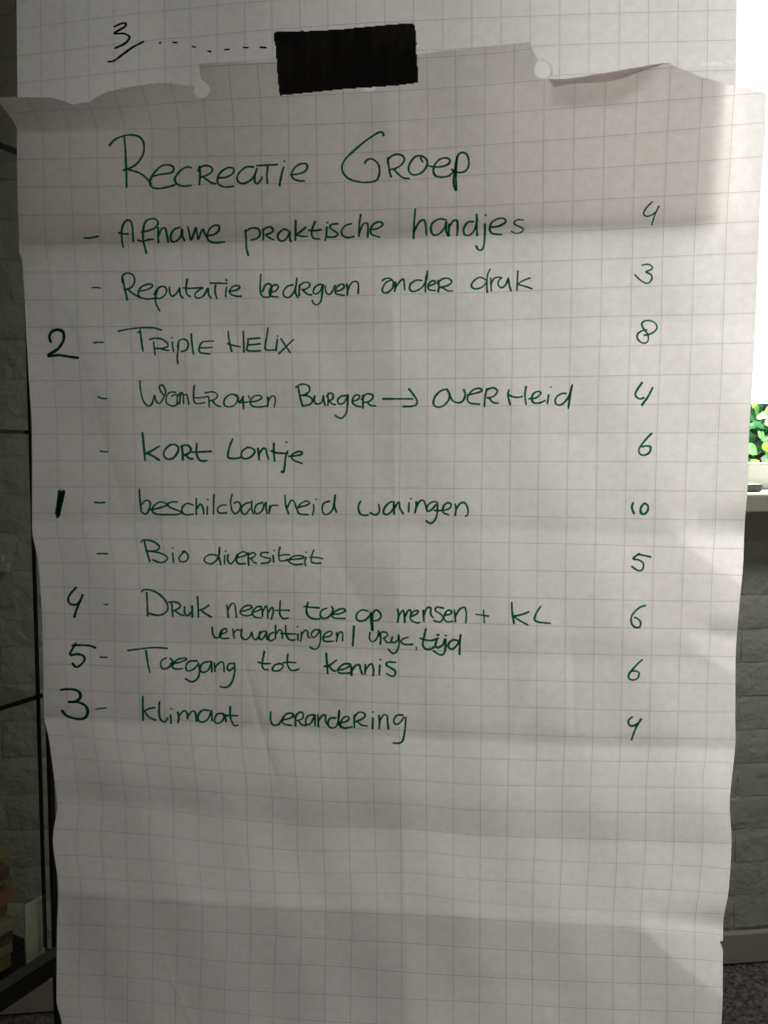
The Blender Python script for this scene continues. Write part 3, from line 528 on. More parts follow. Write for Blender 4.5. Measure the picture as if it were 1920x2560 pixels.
W('handwritten_word', [('G', '1220,577 1175,571 1140,592 1140,620 1180,635 1220,610 1240,560 1240,520/1240,520 1237,580 1250,642/1277,577 1275,636/1283,547/1300,572 1297,610 1317,634 1345,610 1362,570/1362,592 1420,577 1425,557 1395,553 1365,577 1357,610 1375,634 1420,632/1440,560 1440,600 1443,645/1440,577 1470,557 1490,572 1470,592 1445,600/1460,602 1480,625 1498,632/1577,557 1535,558 1525,577 1560,592 1592,600 1580,625 1530,632'),
   ('H', '90,577 95,622/98,543/138,520 130,565 135,610 165,614 215,605/135,578 175,571 205,573/180,605 250,602 300,595 295,582 250,578 210,595 200,620 240,640 295,636/318,590 310,620 315,646/320,555/372,540 358,580 355,620 385,631 420,629/345,590 390,590 433,600')], label='green word diversiteit', wd=11)
W('handwritten_number', [('G', '248,800 205,850 195,890 215,915 255,915 280,890/295,850 270,910 250,960 238,1001', 14)], mat=M_DGREEN, label='number 4 at the left margin')
W('bullet_dash', [('G', '442,911 455,917 470,914', 10)])
W('handwritten_word', [('I', '655,115 658,190 662,275/620,110 635,96 680,97 740,125 790,180 800,230 770,263 720,271 665,256/828,195 832,240 835,280/810,182 850,179 885,197 880,220 840,242/855,242 880,262 912,273/917,212 917,255 937,275 962,250/968,207 970,250 970,285/1005,145 1010,210 1012,285/1083,202 1050,226 1017,236/1030,237 1060,260 1100,284')], label='green word Druk', wd=12)
W('handwritten_word', [('I', '1208,200 1215,240 1218,285/1215,237 1240,192 1262,197 1270,240 1275,285/1300,247 1350,235 1382,217 1365,202 1330,212 1302,242 1312,268 1355,275 1390,262/1392,250 1440,232 1445,212 1415,215 1385,250 1400,282 1445,290/1455,232 1455,280/1457,245 1480,207 1490,240 1492,290/1495,250 1520,217 1530,245 1515,300/1578,170 1575,230 1577,270 1600,295 1633,290/1545,238 1600,236 1640,238')], label='green misspelt word neemt', wd=11)
W('handwritten_word', [('J', '250,125 238,170 247,217 285,240 332,240/220,156 270,161 327,165/378,167 345,182 333,215 355,238 395,225 422,182 412,155/425,210 470,205 507,185 490,171 450,182 417,212 430,235 505,239')], label='green word toe', wd=12)
W('handwritten_word', [('J', '665,187 620,180 587,207 584,240 610,257 650,245 678,215/683,197 685,250 690,318/697,200 695,260 697,322/690,212 718,180 745,197 753,225 735,248 705,255')], label='green word op', wd=12)
W('handwritten_word', [('J', '868,175 875,215 868,265/875,222 905,182 915,217 918,265/918,227 940,185 957,182 962,215/960,225 1000,207 1010,187 985,187 957,217 962,250 1000,269 1020,265/1045,182 1050,258/1048,227 1070,167 1097,167 1097,210 1115,233/1185,167 1140,160 1130,185 1165,207 1183,235 1160,263 1120,253/1190,217 1235,207 1240,187 1215,182 1195,207 1190,240 1210,261 1250,258/1262,182 1268,260/1265,227 1295,177 1330,162 1343,200 1340,268')], label='green word mensen', wd=11.5)
W('plus_sign', [('J', '1408,210 1450,215 1497,222/1462,180 1465,222 1468,266', 10)])
W('handwritten_word', [('K', '220,127 222,190 235,272/338,192 290,211 235,222/235,226 280,256 330,283/420,154 390,200 377,245 400,262 440,268 488,272')], label='green letters KL', wd=12)
W('handwritten_word', [('I', '1107,355 1112,400 1132,429 1162,415 1178,382/1165,405 1205,387 1202,364 1172,377 1160,410 1177,431 1222,430/1250,368 1260,433/1258,392 1280,372 1305,377/1313,368 1308,415 1335,440 1366,422 1380,388 1389,426 1411,440 1430,415 1437,385/1482,380 1455,385 1432,410 1442,439 1465,425 1482,392/1482,387 1487,440/1532,390 1507,402 1497,430 1510,449 1535,437/1545,342 1545,433/1548,402 1573,372 1590,387 1593,432'),
   ('J', '95,285 97,340 110,375 135,389 158,385/62,341 120,345 165,345/180,347 178,387/177,295/202,332 203,370 196,396/203,357 225,322 245,327 250,362 262,372/325,317 295,317 272,345 282,369 305,360 330,322/335,325 335,390 320,438 295,451 262,437/355,370 400,360 417,337 395,327 365,347 353,380 370,397 425,395/447,337 450,370 445,397/450,367 470,332 488,342 488,393')], label='small green word verwachtingen', wd=11)
W('vertical_stroke', [('J', '567,292 563,350 558,428', 13)])
W('handwritten_word', [('J', '678,335 674,375 690,399 718,385 737,345 735,325/748,342 752,380 748,415/740,357 760,332 792,337 797,357 770,377/775,378 795,405 818,404/832,368 825,397 845,405 870,387 875,352/878,357 878,420 860,468 835,479 802,450/942,368 905,380 892,400 920,418 973,418')], label='small green word before tijd', wd=11)
W('ink_spot', [('J', '996,434 998,446 996,457', 8), ('J', '1091,432 1091,440', 4)], mat=M_BLUE, label='tiny blue ink spot')
W('handwritten_word', [('J', '1063,312 1050,370 1042,420 1060,448 1095,451 1120,435/1025,375 1060,387 1105,390 1148,375/1140,385 1130,425 1148,440 1182,418 1195,385/1197,382 1200,430 1190,478 1162,490 1117,463/1142,352 1152,352/1202,356/1285,392 1250,387 1222,412 1222,440 1250,449 1280,420 1300,382/1303,352 1298,410 1297,486')], label='small green word tijd', wd=13.5)
W('handwritten_number', [('I', '140,480 200,478 260,482 300,496/165,464 150,490 127,530 132,547 175,540 215,552 225,580 195,618 165,629 142,605', 14)], mat=M_DGREEN, label='number 5 at the left margin')
W('bullet_dash', [('I', '332,560 355,562 381,562', 10)])
W('handwritten_word', [('I', '525,515 600,505 700,495 797,500/650,517 660,590 675,666/790,567 760,582 751,615 770,643 808,630 835,592 817,570/820,605 870,600 930,577 915,567 870,577 842,602 832,630 860,644 900,640/1003,587 950,590 927,620 932,653 970,650 1010,612/1012,600 1020,660 1005,710 965,731 922,710/1090,592 1045,602 1022,640 1042,666 1080,650 1100,602/1102,592 1105,663/1122,600 1127,660/1127,632 1160,597 1185,602 1190,662/1260,607 1225,607 1212,635 1227,654 1255,632/1262,602 1262,670 1240,740 1205,769 1162,765')], label='green word Toegang', wd=11.5)
W('handwritten_word', [('J', '-53,467 -64,525 -68,565 -53,590 -25,592/-95,540 -60,550 -10,550/55,550 20,560 2,590 24,602 60,592 77,565 52,546/110,487 105,540 117,580 140,599 185,589/77,545 120,541 165,545')], label='green word tot', wd=11.5)
W('handwritten_word', [('J', '375,480 380,550 385,620/362,570 400,560 445,526/395,567 415,593 438,603/450,595 500,587 542,562 530,551 490,557 457,592 467,615 545,615/548,572 550,630/550,602 580,562 605,562 612,592 625,623/645,557 643,623/645,597 670,562 690,552 702,592 698,632/745,562 742,628/750,523/855,542 800,541 792,562 840,592 855,612 835,639 792,620')], label='green word kennis')
W('handwritten_number', [('I', '62,787 110,782 160,787 193,810 193,845 160,868 115,871/115,871 175,872 225,892 247,930 235,973 200,989 150,984 100,965 70,932', 16)], mat=M_DGREEN, label='bold number 3 at the left margin')
W('bullet_dash', [('I', '300,921 335,916 373,911', 10.5)])
W('handwritten_word', [('I', '628,832 628,910 630,998/710,910 670,917 635,935/640,937 670,975 715,996/743,870 740,940 750,990 780,1010 800,980/820,962 824,1018/825,918/870,942 877,980 870,1015/877,970 910,932 933,947 938,985/938,975 965,937 990,942 998,1003/1085,930 1042,927 1012,960 1012,998 1045,1010 1080,985 1102,932/1102,932 1107,1000/1185,952 1142,955 1122,998 1140,1019 1175,1005 1195,962/1195,962 1203,1005/1232,905 1232,970 1245,1010 1262,1036 1283,1030/1185,962 1230,965 1283,965')], label='green word klimaat', wd=12)
W('handwritten_word', [('J', '-9,884 -9,945 9,974 40,973 70,940 77,920/75,940 130,925 147,902 120,892 90,907 70,945 87,969 135,977/167,902 162,940 163,980/155,922 190,887 215,897 210,930 172,945/185,947 205,972 235,977/290,905 252,910 232,945 242,973 270,960 292,917/297,907 298,980/317,902 320,985/320,947 350,907 370,912 370,950 385,975/440,927 405,927 387,955 397,988 430,994 455,962 465,875/463,880 460,950 475,990/475,960 520,947 532,922 507,917 482,940 472,975 500,996 553,988/572,907 568,950 570,993/565,927 600,887 640,897 635,925 580,952/592,952 620,975 658,982/697,927 695,998/697,885/740,910 743,960 740,1000/742,952 770,907 795,912 800,960 805,1001/905,907 865,907 842,940 852,968 880,963 912,922/925,922 920,1000 905,1078 880,1100 837,1099')], label='green word verandering', wd=12)
for seg, lb in [(('L', '1192,122 1150,165 1131,203 1150,223 1185,215 1210,197/1237,154 1210,210 1187,283', 10), 'uppermost number of the right column, a thin 4'),
                (('L', '1120,562 1160,555 1190,571 1185,590 1148,608 1180,625 1188,655 1160,686 1115,669 1070,628', 10.5), 'number 3 of the right column'),
                (('P', '802,217 850,205 885,180 890,150 865,122 820,114 790,130 790,155 810,185 830,215 830,252 810,271 780,264 755,235 760,205 790,185 822,179', 10.5), 'number 8 of the right column'),
                (('P', '788,545 757,590 741,622 752,645 775,656 800,648/862,578 830,640 788,698', 13), 'thick number 4 of the right column'),
                (('P', '855,894 820,930 777,985 766,1018 780,1041 810,1044 840,1025 848,992 825,981 782,987', 12), 'number 6 with a long slanted top'),
                (('M', '728,267 718,300 732,341/805,270 780,302 782,338 805,346 828,320 828,287 808,272', 13.5), 'number 10 of the right column'),
                (('M', '770,620 727,653 770,665 798,690 790,730 760,737 718,708/762,625 800,632 848,643', 11.5), 'number 5 of the right column'),
                (('K', '1143,149 1100,165 1052,215 1046,265 1070,298 1103,297 1110,262 1083,236 1068,232', 12), 'number 6 beside the letters KL'),
                (('K', '1123,522 1080,562 1032,620 1030,653 1060,664 1090,650 1100,617 1078,602 1050,602', 11.5), 'number 6 in the row of Toegang tot kennis'),
                (('K', '1053,918 1026,945 1032,975 1060,981 1085,967/1114,934 1075,1000 1048,1076', 13), 'lowest number of the right column, a 4')]:
    W('handwritten_number', [seg], label=lb)
# on the sheet behind
W('handwritten_number', [('N', '790,185 830,166 866,160 862,185 790,230 850,231 888,247 893,267 860,303 797,332/747,427 790,419 850,375 920,325 993,288', 13)], mat=M_BLACK, parent=back, pt=back_point, label='black underlined number 3')
for reg, t, ww in [('N', '1107,296', 14), ('N', '1197,293 1223,295', 10), ('N', '1329,321 1350,326', 11), ('N', '1437,353 1458,357', 11), ('N', '1552,343 1585,341', 11), ('O', '24,328 56,329', 11), ('O', '140,326 180,330', 11)]:
    W('pen_dash', [(reg, t, ww)], mat=M_BLACK, parent=back, pt=back_point)

# ------------------------------------------------------------------ black tape
TP = [(685,83),(690,80),(720,79),(759,77.5),(762,78.5),(800,76),(846,74.5),(885,70),(925,66.5),(965,62.5),(1000,60),(1030,58.5),(1036,63),(1038.5,72),(1040,90),(1041.5,108),(1040.5,130),(1043,150),(1044,170),(1045.6,206.5),
      (1000,213),(950,217),(900,220),(853,223.5),(800,229),(750,234),(699.5,238.7),(697,220),(695,199),(692,160),(690,130),(688,105),(684.5,101),(684,90)]
def poly_fill(pts, dep, thick, n=26):
    """tape: fine grid clipped by its torn outline, laid over the sheets with real thickness"""
    xs = np.linspace(680, 1050, 150); ys = np.linspace(54, 242, 76); X, Y = np.meshgrid(xs, ys)
    I = np.arange(X.size).reshape(X.shape); F = np.stack([I[:-1, :-1], I[1:, :-1], I[1:, 1:], I[:-1, 1:]], -1).reshape(-1, 4)
    x, y = X.ravel(), Y.ravel(); k = inside(x[F].mean(1), y[F].mean(1), pts); F = F[k]
    d = dep(x, y); Vf = hit_paper(x, y, d); us = np.unique(F); rm = -np.ones(X.size, int); rm[us] = np.arange(len(us))
    return Vf[us], rm[F]
def tape_dep(x, y):
    r, c = px_grid(np.clip(x, 0, 1900), np.clip(y, 62, 2000))
    base = np.where(y > 150, relief(r, c), relief(np.full_like(r, -1.0), c) + 0.003 * np.clip((150 - y) / 60, 0, 1))
    wr = 0.0007 * np.sin(x / 17.0 + y / 60.0) * np.sin(y / 45.0 + 0.7) + 0.0010 * np.exp(-((x - 760 - (y - 90) * -0.55) / 16.0) ** 2) + 0.0012 * np.exp(-((x - 985 + (y - 150) * 0.35) / 9.0) ** 2)
    return base - 0.0012 - wr
Vt, Ft = poly_fill(TP, tape_dep, 0.0002)
tape = link('tape_strip', np_mesh('tape_strip', Vt, Ft[:, ::-1]), M_TAPE, label='wide strip of glossy black tape with torn ends holding up the sheet', cat='tape')
tape.modifiers.new('thickness', 'SOLIDIFY').thickness = 0.0003

# ------------------------------------------------------------------ room shell behind the sheets
sx, sz_front = wall_xz(1890, 1237, -0.10)
_, sz_bot = wall_xz(1890, 1280.5, -0.10)
fx0, fz0 = wall_xz(1890, 1223, 0.16); _, fz1 = wall_xz(1890, 1157, 0.16); _, bz = wall_xz(1890, 1009, 0.12)
_, band_bot = wall_xz(1890, 1352, 0.0); _, sk_top = wall_xz(1865, 2319, 0.0)
WX0 = 0.42; WX1 = WX0 + 1.40; WZ1 = 2.42
XL, XR = -1.9, 2.3
print('DBG', sx, sz_front, sz_bot, fz0, fz1, bz, band_bot, sk_top, math.degrees(WANG), fm)
ST = sz_front                                    # top of the sill
def room(name, x0, x1, y0, y1, z0, z1, mat, bev=0.0, **k):
    return box(name, x0, x1, y0, y1, z0, z1, mat, bev, mw=WM, **k)
floor_me = mesh('floor', [(-4, -3.5, 0), (4, -3.5, 0), (4, 0.0, 0), (-4, 0.0, 0)], [(0, 1, 2, 3)])
link('floor', floor_me, M_FLOOR, kind='structure', mw=WM)
# wall core (mortar) around the window opening
bm = bmesh.new()
box_bm(bm, XL, WX0, 0.0035, 0.24, 0, 2.75); box_bm(bm, WX1, XR, 0.0035, 0.24, 0, 2.75)
box_bm(bm, WX0, WX1, 0.0035, 0.24, 0, ST - 0.045); box_bm(bm, WX0, WX1, 0.0035, 0.24, WZ1, 2.75)
wall = link('wall', bm_mesh('wall', bm), M_MORTAR, kind='structure', mw=WM)
band = room('plaster_band', WX0 - 0.05, WX1 + 0.05, -0.006, 0.003, band_bot, sz_bot - 0.001, M_BAND, parent=None); band.parent = wall; band.matrix_parent_inverse = wall.matrix_world.inverted()
# lumpy painted bricks, one object each near what the camera sees
def brick_mesh(seed):
    rg = np.random.RandomState(seed); nx, nz = 9, 5; L, Hh = 0.2225, 0.0745
    vs = []; 
    for j in range(nz):
        for i in range(nx):
            x = -L/2 + L*i/(nx-1); z = -Hh/2 + Hh*j/(nz-1); e = min(i, nx-1-i) == 0 or min(j, nz-1-j) == 0
            y = (0.0008 if e else 0.0) - rg.rand() * (0.0014 if e else 0.0042)
            if e: x += rg.uniform(-.0015, .0015) ; z += rg.uniform(-.0015, .0015)
            vs.append((x, y, z))
    fs = [(j*nx+i, j*nx+i+1, (j+1)*nx+i+1, (j+1)*nx+i) for j in range(nz-1) for i in range(nx-1)]
    ring = [i for i in range(nx)] + [j*nx+nx-1 for j in range(1, nz)] + [(nz-1)*nx+i for i in range(nx-2, -1, -1)] + [j*nx for j in range(nz-2, 0, -1)]
    n = len(ring); q = len(vs); vs += [vs[k] for k in ring]; o = len(vs); vs += [(vs[k][0], 0.012, vs[k][2]) for k in ring]
    fs += [(q+(k+1) % n, q+k, o+k, o+(k+1) % n) for k in range(n)]
    return mesh('brick', vs, fs, True)
BM = [brick_mesh(s) for s in range(8)]
for b in BM: b.materials.append(M_WALL)
cand = []
nrow = 0; z = sk_top + 0.04
while z < 2.70:
    x = XL + 0.11 + (0.1125 if nrow % 2 else 0)
    while x < XR - 0.1:
        inwin = (WX0 - 0.11 < x < WX1 + 0.11) and (band_bot - 0.02 < z < WZ1 + 0.03)
        if not inwin: cand.append((x, z))
        x += 0.225
    z += 0.0765; nrow += 1
inv = np.linalg.inv(RM)
def proj(x, z):
    p = fm + WX * x + np.array([0, 0, z]) - C0; q = inv @ p
    return 960 + q[0] / -q[2] * FPX, 1280 - q[1] / -q[2] * FPX
def score(t):
    u, v = proj(*t); return min(abs(u - 60), abs(u - 1890)) + (0 if -100 < v < 2600 else 500)
cand.sort(key=score)
rest = bmesh.new()
for k, (x, z) in enumerate(cand):
    me = BM[random.randrange(8)]; ang = R(180) if random.random() < .5 else 0
    if k < 290:
        o = bpy.data.objects.new('brick', me); COL.objects.link(o); o.parent = wall
        o.location = (x + random.uniform(-.003, .003), random.uniform(-.0009, .0006), z); o.rotation_euler = (0, ang + R(random.uniform(-.5, .5)), 0)
    else:
        T = Matrix.Translation((x, random.uniform(-.0009, .0006), z)) @ Matrix.Rotation(ang, 4, 'Y')
        tmp = me.copy(); tmp.transform(T); rest.from_mesh(tmp); bpy.data.meshes.remove(tmp)
rb = link('remaining_bricks', bm_mesh('remaining_bricks', rest, True), M_WALL, kind='stuff'); rb.parent = wall
sk = room('skirting_board', XL, XR, -0.016, 0.0, 0.004, sk_top - 0.004, M_SKIRT, 0.003, label='low painted skirting board along the foot of the brick wall', cat='skirting board')

# window: frame, glass, sill
win = link('window', None, label='white framed window with deep sill at the right behind the paper', cat='window', mw=WM)
def wpart(name, *a, **k):
    o = box(name, *a, **k); o.parent = win; return o
wpart('sill', WX0 - 0.12, WX1 + 0.12, -0.10, 0.235, sz_bot, ST, M_SILL, 0.003)
fr = wpart('frame', WX0, WX1, 0.16, 0.20, ST + 0.001, fz1, M_WHITE, 0.004)
wpart('frame', WX0, WX1, 0.16, 0.20, WZ1 - 0.06, WZ1 - 0.001, M_WHITE, 0.004)
wpart('frame', WX0 + 0.001, WX0 + 0.06, 0.162, 0.198, fz1, WZ1 - 0.06, M_WHITE, 0.004)
wpart('frame', WX1 - 0.06, WX1 - 0.001, 0.162, 0.198, fz1, WZ1 - 0.06, M_WHITE, 0.004)
wpart('pane', WX0 + 0.06, WX1 - 0.06, 0.178, 0.184, fz1, WZ1 - 0.06, M_WGLASS)
bl = box('roller_blind', WX0 + 0.02, WX1 - 0.02, 0.1200, 0.1212, bz, WZ1 - 0.01, M_BLIND, mw=WM, label='white roller blind pulled down almost to the sill, glowing with daylight', cat='blind')
# daylight falling on the blind from outside
ld = bpy.data.lights.new('daylight_lamp', 'AREA'); ld.shape = 'RECTANGLE'; ld.size = WX1 - WX0 - 0.04; ld.size_y = WZ1 - 0.02 - bz; ld.energy = WINDOW_POWER; ld.color = (0.97, 0.985, 1.0)
lo = bpy.data.objects.new('daylight_lamp', ld); COL.objects.link(lo)
lo.matrix_world = WM @ Matrix.Translation(((WX0 + WX1) / 2, 0.158, (WZ1 + bz) / 2)) @ Matrix.Rotation(R(90), 4, 'X') @ Matrix.Rotation(R(180), 4, 'Y') @ Matrix.Rotation(0, 4, 'X')
# added fill lamp, unseen beyond the right edge, brightens the sheets from behind
sd_ = bpy.data.lights.new('side_fill_lamp', 'AREA'); sd_.shape = 'RECTANGLE'; sd_.size = 0.4; sd_.spread = R(150); sd_.size_y = 1.3; sd_.energy = SIDE_FILL_POWER; sd_.color = (1.0, 0.955, 0.91)
so_ = bpy.data.objects.new('side_fill_lamp', sd_); COL.objects.link(so_); so_.location = (0.93, 0.42, 1.78)
so_.rotation_euler = Vector((0.0, -1.0, -0.42)).to_track_quat('-Z', 'Y').to_euler()
rl = bpy.data.lights.new('wall_fill_lamp', 'AREA'); rl.shape = 'RECTANGLE'; rl.size = 1.6; rl.size_y = 0.3; rl.energy = WALL_FILL_POWER; rl.color = (1.0, 0.98, 0.93); rl.spread = R(110)  # added lamp, out of sight overhead, lifts the brick wall
ro_ = bpy.data.objects.new('wall_fill_lamp', rl); COL.objects.link(ro_); ro_.location = (0.85, 0.25, 2.30)
ro_.rotation_euler = (Vector((0.65, 1.15, 0.9)) - Vector((0.85, 0.25, 2.30))).to_track_quat('-Z', 'Y').to_euler()
# small stone on the sill, cut by the paper's edge
sxs, _ = wall_xz(1884, 1230, 0.02)
stz = ST
_, szt = wall_xz(1884, 1209, 0.03)
x_r, _ = wall_xz(1900, 1220, 0.03)
st = box('sill_block', x_r - 0.085, x_r, 0.015, 0.05, ST + 0.0005, szt, M_STONE, 0.006, mw=WM, label='small dark grey rounded block lying on the white window sill', cat='block')

# garden seen under the blind
link('garden_ground', mesh('garden_ground', [(-3, 0.3, 0.1), (6, 0.3, 0.1), (6, 9, 0.1), (-3, 9, 0.1)], [(0, 1, 2, 3)]), M_SOIL, kind='structure', mw=WM)
LM = [leaf_mat('leaf_bright', (0.42, 0.60, 0.12)), leaf_mat('leaf_mid', (0.16, 0.36, 0.13)), leaf_mat('leaf_shaded', (0.03, 0.12, 0.05)), leaf_mat('leaf_yellow', (0.72, 0.66, 0.16))]
def leaf_mesh(mat, n=7):
    vs = []; L = 1.0
    for i in range(n + 1):
        t = i / n; wv = 0.36 * math.sin(math.pi * t ** 0.75) ** 0.9 + 0.004
        zc = -0.18 * t * t
        vs += [(t, -wv, zc + 0.08 * wv), (t, 0, zc - 0.03), (t, wv, zc + 0.08 * wv)]
    fs = []
    for i in range(n):
        a = i * 3; fs += [(a, a + 3, a + 4, a + 1), (a + 1, a + 4, a + 5, a + 2)]
    me = mesh('leaf', vs, fs, True); me.materials.append(mat); return me
LME = [leaf_mesh(m) for m in LM]
gx, gz = wall_xz(1895, 1083, 0.75)
shrub = link('garden_shrub', None, label='leafy green and yellow shrub outside, seen under the blind', cat='shrub', mw=WM @ Matrix.Translation((gx, 0.85, 0.1)))
def stem_mesh(p, q, r=0.004):
    p, q = Vector(p), Vector(q); bmq = bmesh.new(); d = (q - p)
    bmesh.ops.create_cone(bmq, cap_ends=True, segments=7, radius1=r, radius2=r * 0.6, depth=d.length)
    bmesh.ops.transform(bmq, matrix=Matrix.Translation((p + q) / 2) @ d.to_track_quat('Z', 'Y').to_matrix().to_4x4(), verts=bmq.verts); return bm_mesh('stem', bmq, True)
M_STEM = leaf_mat('leaf_stem', (0.25, 0.38, 0.08))
random.seed(21)
cz = gz - 0.1
def leaf(x, y, z, s, yaw, pit, roll, mi):
    o = bpy.data.objects.new('leaf', LME[mi]); COL.objects.link(o); o.parent = shrub
    o.location = (x, y, z); o.scale = (s, s, s); o.rotation_euler = (R(roll), R(pit), R(yaw))
for k in range(7):
    x = -0.35 + k * 0.12 + random.uniform(-.03, .03); y = random.uniform(-.05, .12)
    so = link('stem', stem_mesh((x * 0.6, y + .05, 0), (x, y, cz + random.uniform(.15, .45)), 0.005), M_STEM); so.parent = shrub
for k in range(295):
    dpt = random.random() ** 0.8
    x = random.uniform(-.24, .24); y = -0.10 + dpt * 0.30; z = cz + random.uniform(-0.24, 0.22)
    mi = random.choice([2, 2, 1, 2]) if dpt > 0.45 else random.choice([0, 1, 0, 3, 0, 1])  # deeper leaves take a darker green, interior shade put into the colour
    leaf(x, y, z, random.uniform(.030, .062), random.uniform(0, 360), random.uniform(-40, 60), random.uniform(40, 120), mi)
fv = []; ff = []
for k in range(5200):
    t = random.random(); c0 = Vector((random.uniform(-1.6, 1.6), 0.28 + random.uniform(0, .35), random.uniform(0.0, 1.25)))
    if -0.3 < c0.x < 0.3 and c0.y < 0.42: c0.y = 0.42
    M4 = Matrix.Translation(c0) @ Matrix.Rotation(random.uniform(0, 6.3), 4, 'Z') @ Matrix.Rotation(random.uniform(-1, 1), 4, 'X') @ Matrix.Rotation(random.uniform(0, 6.3), 4, 'Y')
    L_ = random.uniform(.04, .08); o_ = len(fv)
    fv += [M4 @ Vector(q_) for q_ in ((0, 0, 0), (L_ * .5, -L_ * .3, .004), (L_, 0, -.006), (L_ * .5, L_ * .3, .004))]; ff.append((o_, o_ + 1, o_ + 2, o_ + 3))
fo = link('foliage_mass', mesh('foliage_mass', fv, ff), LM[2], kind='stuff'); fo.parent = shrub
gl = bpy.data.lights.new('garden_daylight', 'AREA'); gl.shape = 'RECTANGLE'; gl.size = 0.9; gl.size_y = 0.4; gl.energy = GARDEN_POWER; gl.color = (1.0, 0.97, 0.88)
go = bpy.data.objects.new('garden_daylight', gl); COL.objects.link(go)
tgt = WM @ Vector((gx, 0.95, gz)); src = WM @ Vector((gx - 0.05, 0.62, gz + 0.62)); go.location = src; go.rotation_euler = (tgt - src).to_track_quat('-Z', 'Y').to_euler()

# ------------------------------------------------------------------ glass cabinet at the left
def px_at(px, py, depth):
    d = rays(np.array([float(px)]), np.array([float(py)]))[0]; dh = math.hypot(d[0], d[1]); return C0 + d * (depth / dh)
az = math.atan((2050 - 960) / FPX)                      # heading of the cabinet side, right of the camera axis
head = YAW - az; hv = np.array([-math.sin(head), math.cos(head), 0.0])     # pointing away from the camera
pv = np.array([-hv[1], hv[0], 0])                       # to the left
foot = px_at(131, 2100, 1.50); foot[2] = 0
# local axes: x = towards the room along the side (-hv), y = left (pv)
CMx = Matrix(((-hv[0], pv[0], 0, foot[0]), (-hv[1], pv[1], 0, foot[1]), (0, 0, 1, 0), (0, 0, 0, 1)))
cab = link('display_cabinet', None, label='tall glass display cabinet with black metal frame at the left edge', cat='cabinet', mw=CMx)
def side_z(px, py):
    p = hit_plane(np.array([float(px)]), np.array([float(py)]), foot, pv)[0]; return float((p - foot) @ -hv), float(p[2])
def cpart(name, x0, x1, y0, y1, z0, z1, mat, bev=0.0, label=None):
    o = box(name, x0, x1, y0, y1, z0, z1, mat, bev); o.parent = cab
    if label: o['label'] = label
    return o
DX, DY = 0.62, 0.34
zb0 = side_z(137, 2432)[1]; zb1 = side_z(137, 2388)[1]; zg = side_z(125, 2364)[1]
print('CAB', foot, zb0, zb1, side_z(42, 374), side_z(81, 1082), side_z(106, 1742))
for (x, y) in ((0, 0), (DX, 0), (0, DY), (DX, DY)):
    cpart('post', x - 0.0045, x + 0.0045, y - 0.0045, y + 0.0045, 0, 2.1, M_METAL, 0.001)
cpart('base_rail', 0.006, DX - 0.006, -0.008, 0.012, zb0, zb1, M_METAL, 0.002)
cpart('base_panel', 0.006, DX - 0.006, -0.0085, -0.0082 + 0.004, zb1 + 0.003, zg - 0.003, M_GREYM)
cpart('base_rail', -0.008, 0.012, 0.006, DY - 0.006, zb0, zb1, M_METAL, 0.002)
cpart('base_rail', 0.006, DX - 0.006, DY - 0.01, DY + 0.01, zb0, zb1, M_METAL, 0.002)
cpart('base_board', 0.006, DX - 0.006, 0.0125, DY - 0.011, zb1 - 0.012, zb1 - 0.002, M_METAL)
cpart('glass_panel', 0.02, DX - 0.01, 0.002, 0.006, zg, 2.08, M_GLASS)
cpart('glass_panel', 0.001, 0.005, 0.03, DY - 0.01, zb1 + 0.005, 2.08, M_GLASS)
cpart('glass_trim', 0.0165, 0.0195, 0.000, 0.007, zg, 2.08, M_EDGE)
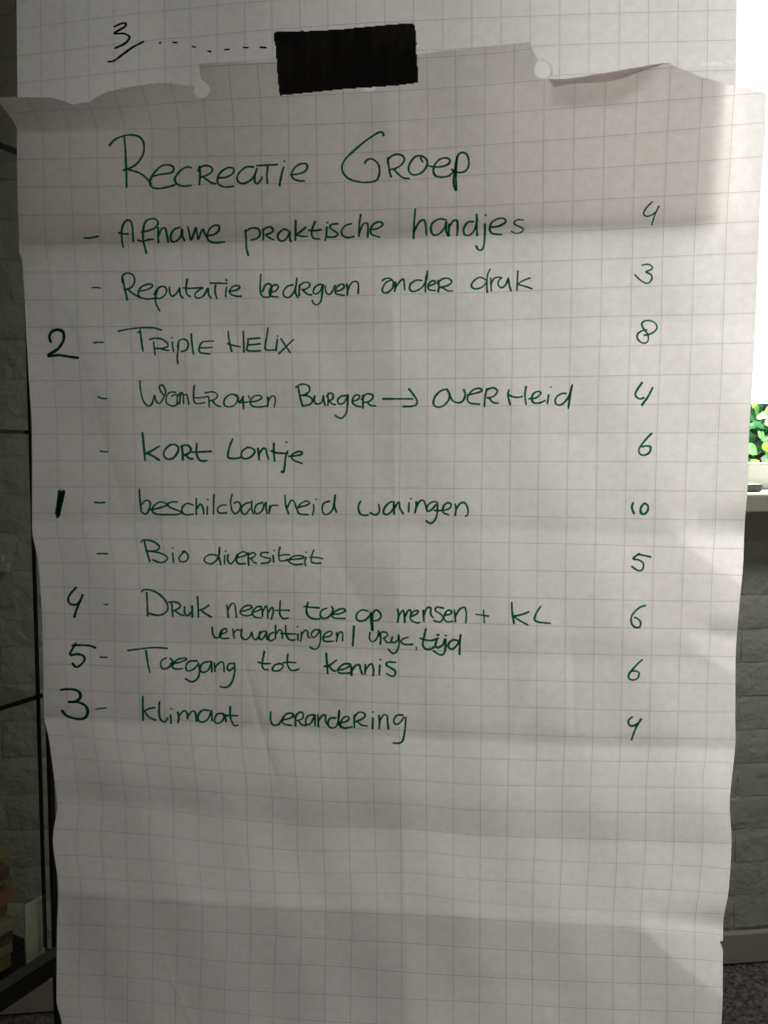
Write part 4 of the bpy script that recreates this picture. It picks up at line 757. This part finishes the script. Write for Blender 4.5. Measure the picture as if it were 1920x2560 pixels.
for (px, py, th) in ((20, 366, 0.0095), (40, 1079, 0.0065), (50, 1760, 0.0075)):
    zz = side_z(px, py)[1]
    s_ = cpart('shelf', 0.006, DX - 0.008, 0.010, DY - 0.012, zz - th * 0.45, zz + th * 0.45, M_GLASS)
    e = box('shelf_edge', 0.006, DX - 0.008, 0.0066, 0.0098, zz - th / 2, zz + th / 2, M_EDGE); e.parent = s_
    e = box('shelf_edge', 0.006, DX - 0.008, DY - 0.0118, DY - 0.0105, zz - th / 6, zz + th / 6, M_EDGE); e.parent = s_
# things in the bottom of the cabinet
bd = bmesh.new(); box_bm(bd, 0.0085, 0.047, 0.016, 0.020, zb1 - 0.0015, zg + 0.085, 0.001)
link('pale_board', bm_mesh('pale_board', bd), M_BOARD, label='pale mottled board standing at the foot of the glass cabinet', cat='board', mw=CMx)
for i in range(9):
    bq = bmesh.new(); z0 = zb1 + 0.002 + i * 0.0235
    M4 = Matrix.Translation((0.207 + 0.005 * math.sin(i * 2.1), 0.135 + 0.006 * math.cos(i * 3.3), z0 + 0.010)) @ Matrix.Rotation(R(random.uniform(-4, 4)), 4, 'Z') @ Matrix.Rotation(R(1.2 * i * 0), 4, 'Y')
    box_bm(bq, -0.15, 0.15, -0.10, 0.10, -0.0105, 0.0105, 0.002, M4)
    link('leaflet_stack', bm_mesh('leaflet_stack', bq), M_PAPERS[(0, 1, 2, 1, 0, 3, 0, 2, 1)[i]],
         label=['lowest brown bundle of leaflets in the cabinet', 'olive bundle of leaflets second from the bottom of the pile', 'dark bundle of leaflets third from the bottom of the pile', 'olive bundle of leaflets fourth from the bottom of the pile',
                'brown bundle of leaflets in the middle of the pile', 'reddish bundle of leaflets above the middle of the pile', 'brown bundle of leaflets third from the top of the pile', 'dark bundle of leaflets second from the top of the pile', 'olive bundle of leaflets on top of the pile'][i],
         cat='leaflets', group='bundles of leaflets in the cabinet', mw=CMx)
# pale fitting on the wall
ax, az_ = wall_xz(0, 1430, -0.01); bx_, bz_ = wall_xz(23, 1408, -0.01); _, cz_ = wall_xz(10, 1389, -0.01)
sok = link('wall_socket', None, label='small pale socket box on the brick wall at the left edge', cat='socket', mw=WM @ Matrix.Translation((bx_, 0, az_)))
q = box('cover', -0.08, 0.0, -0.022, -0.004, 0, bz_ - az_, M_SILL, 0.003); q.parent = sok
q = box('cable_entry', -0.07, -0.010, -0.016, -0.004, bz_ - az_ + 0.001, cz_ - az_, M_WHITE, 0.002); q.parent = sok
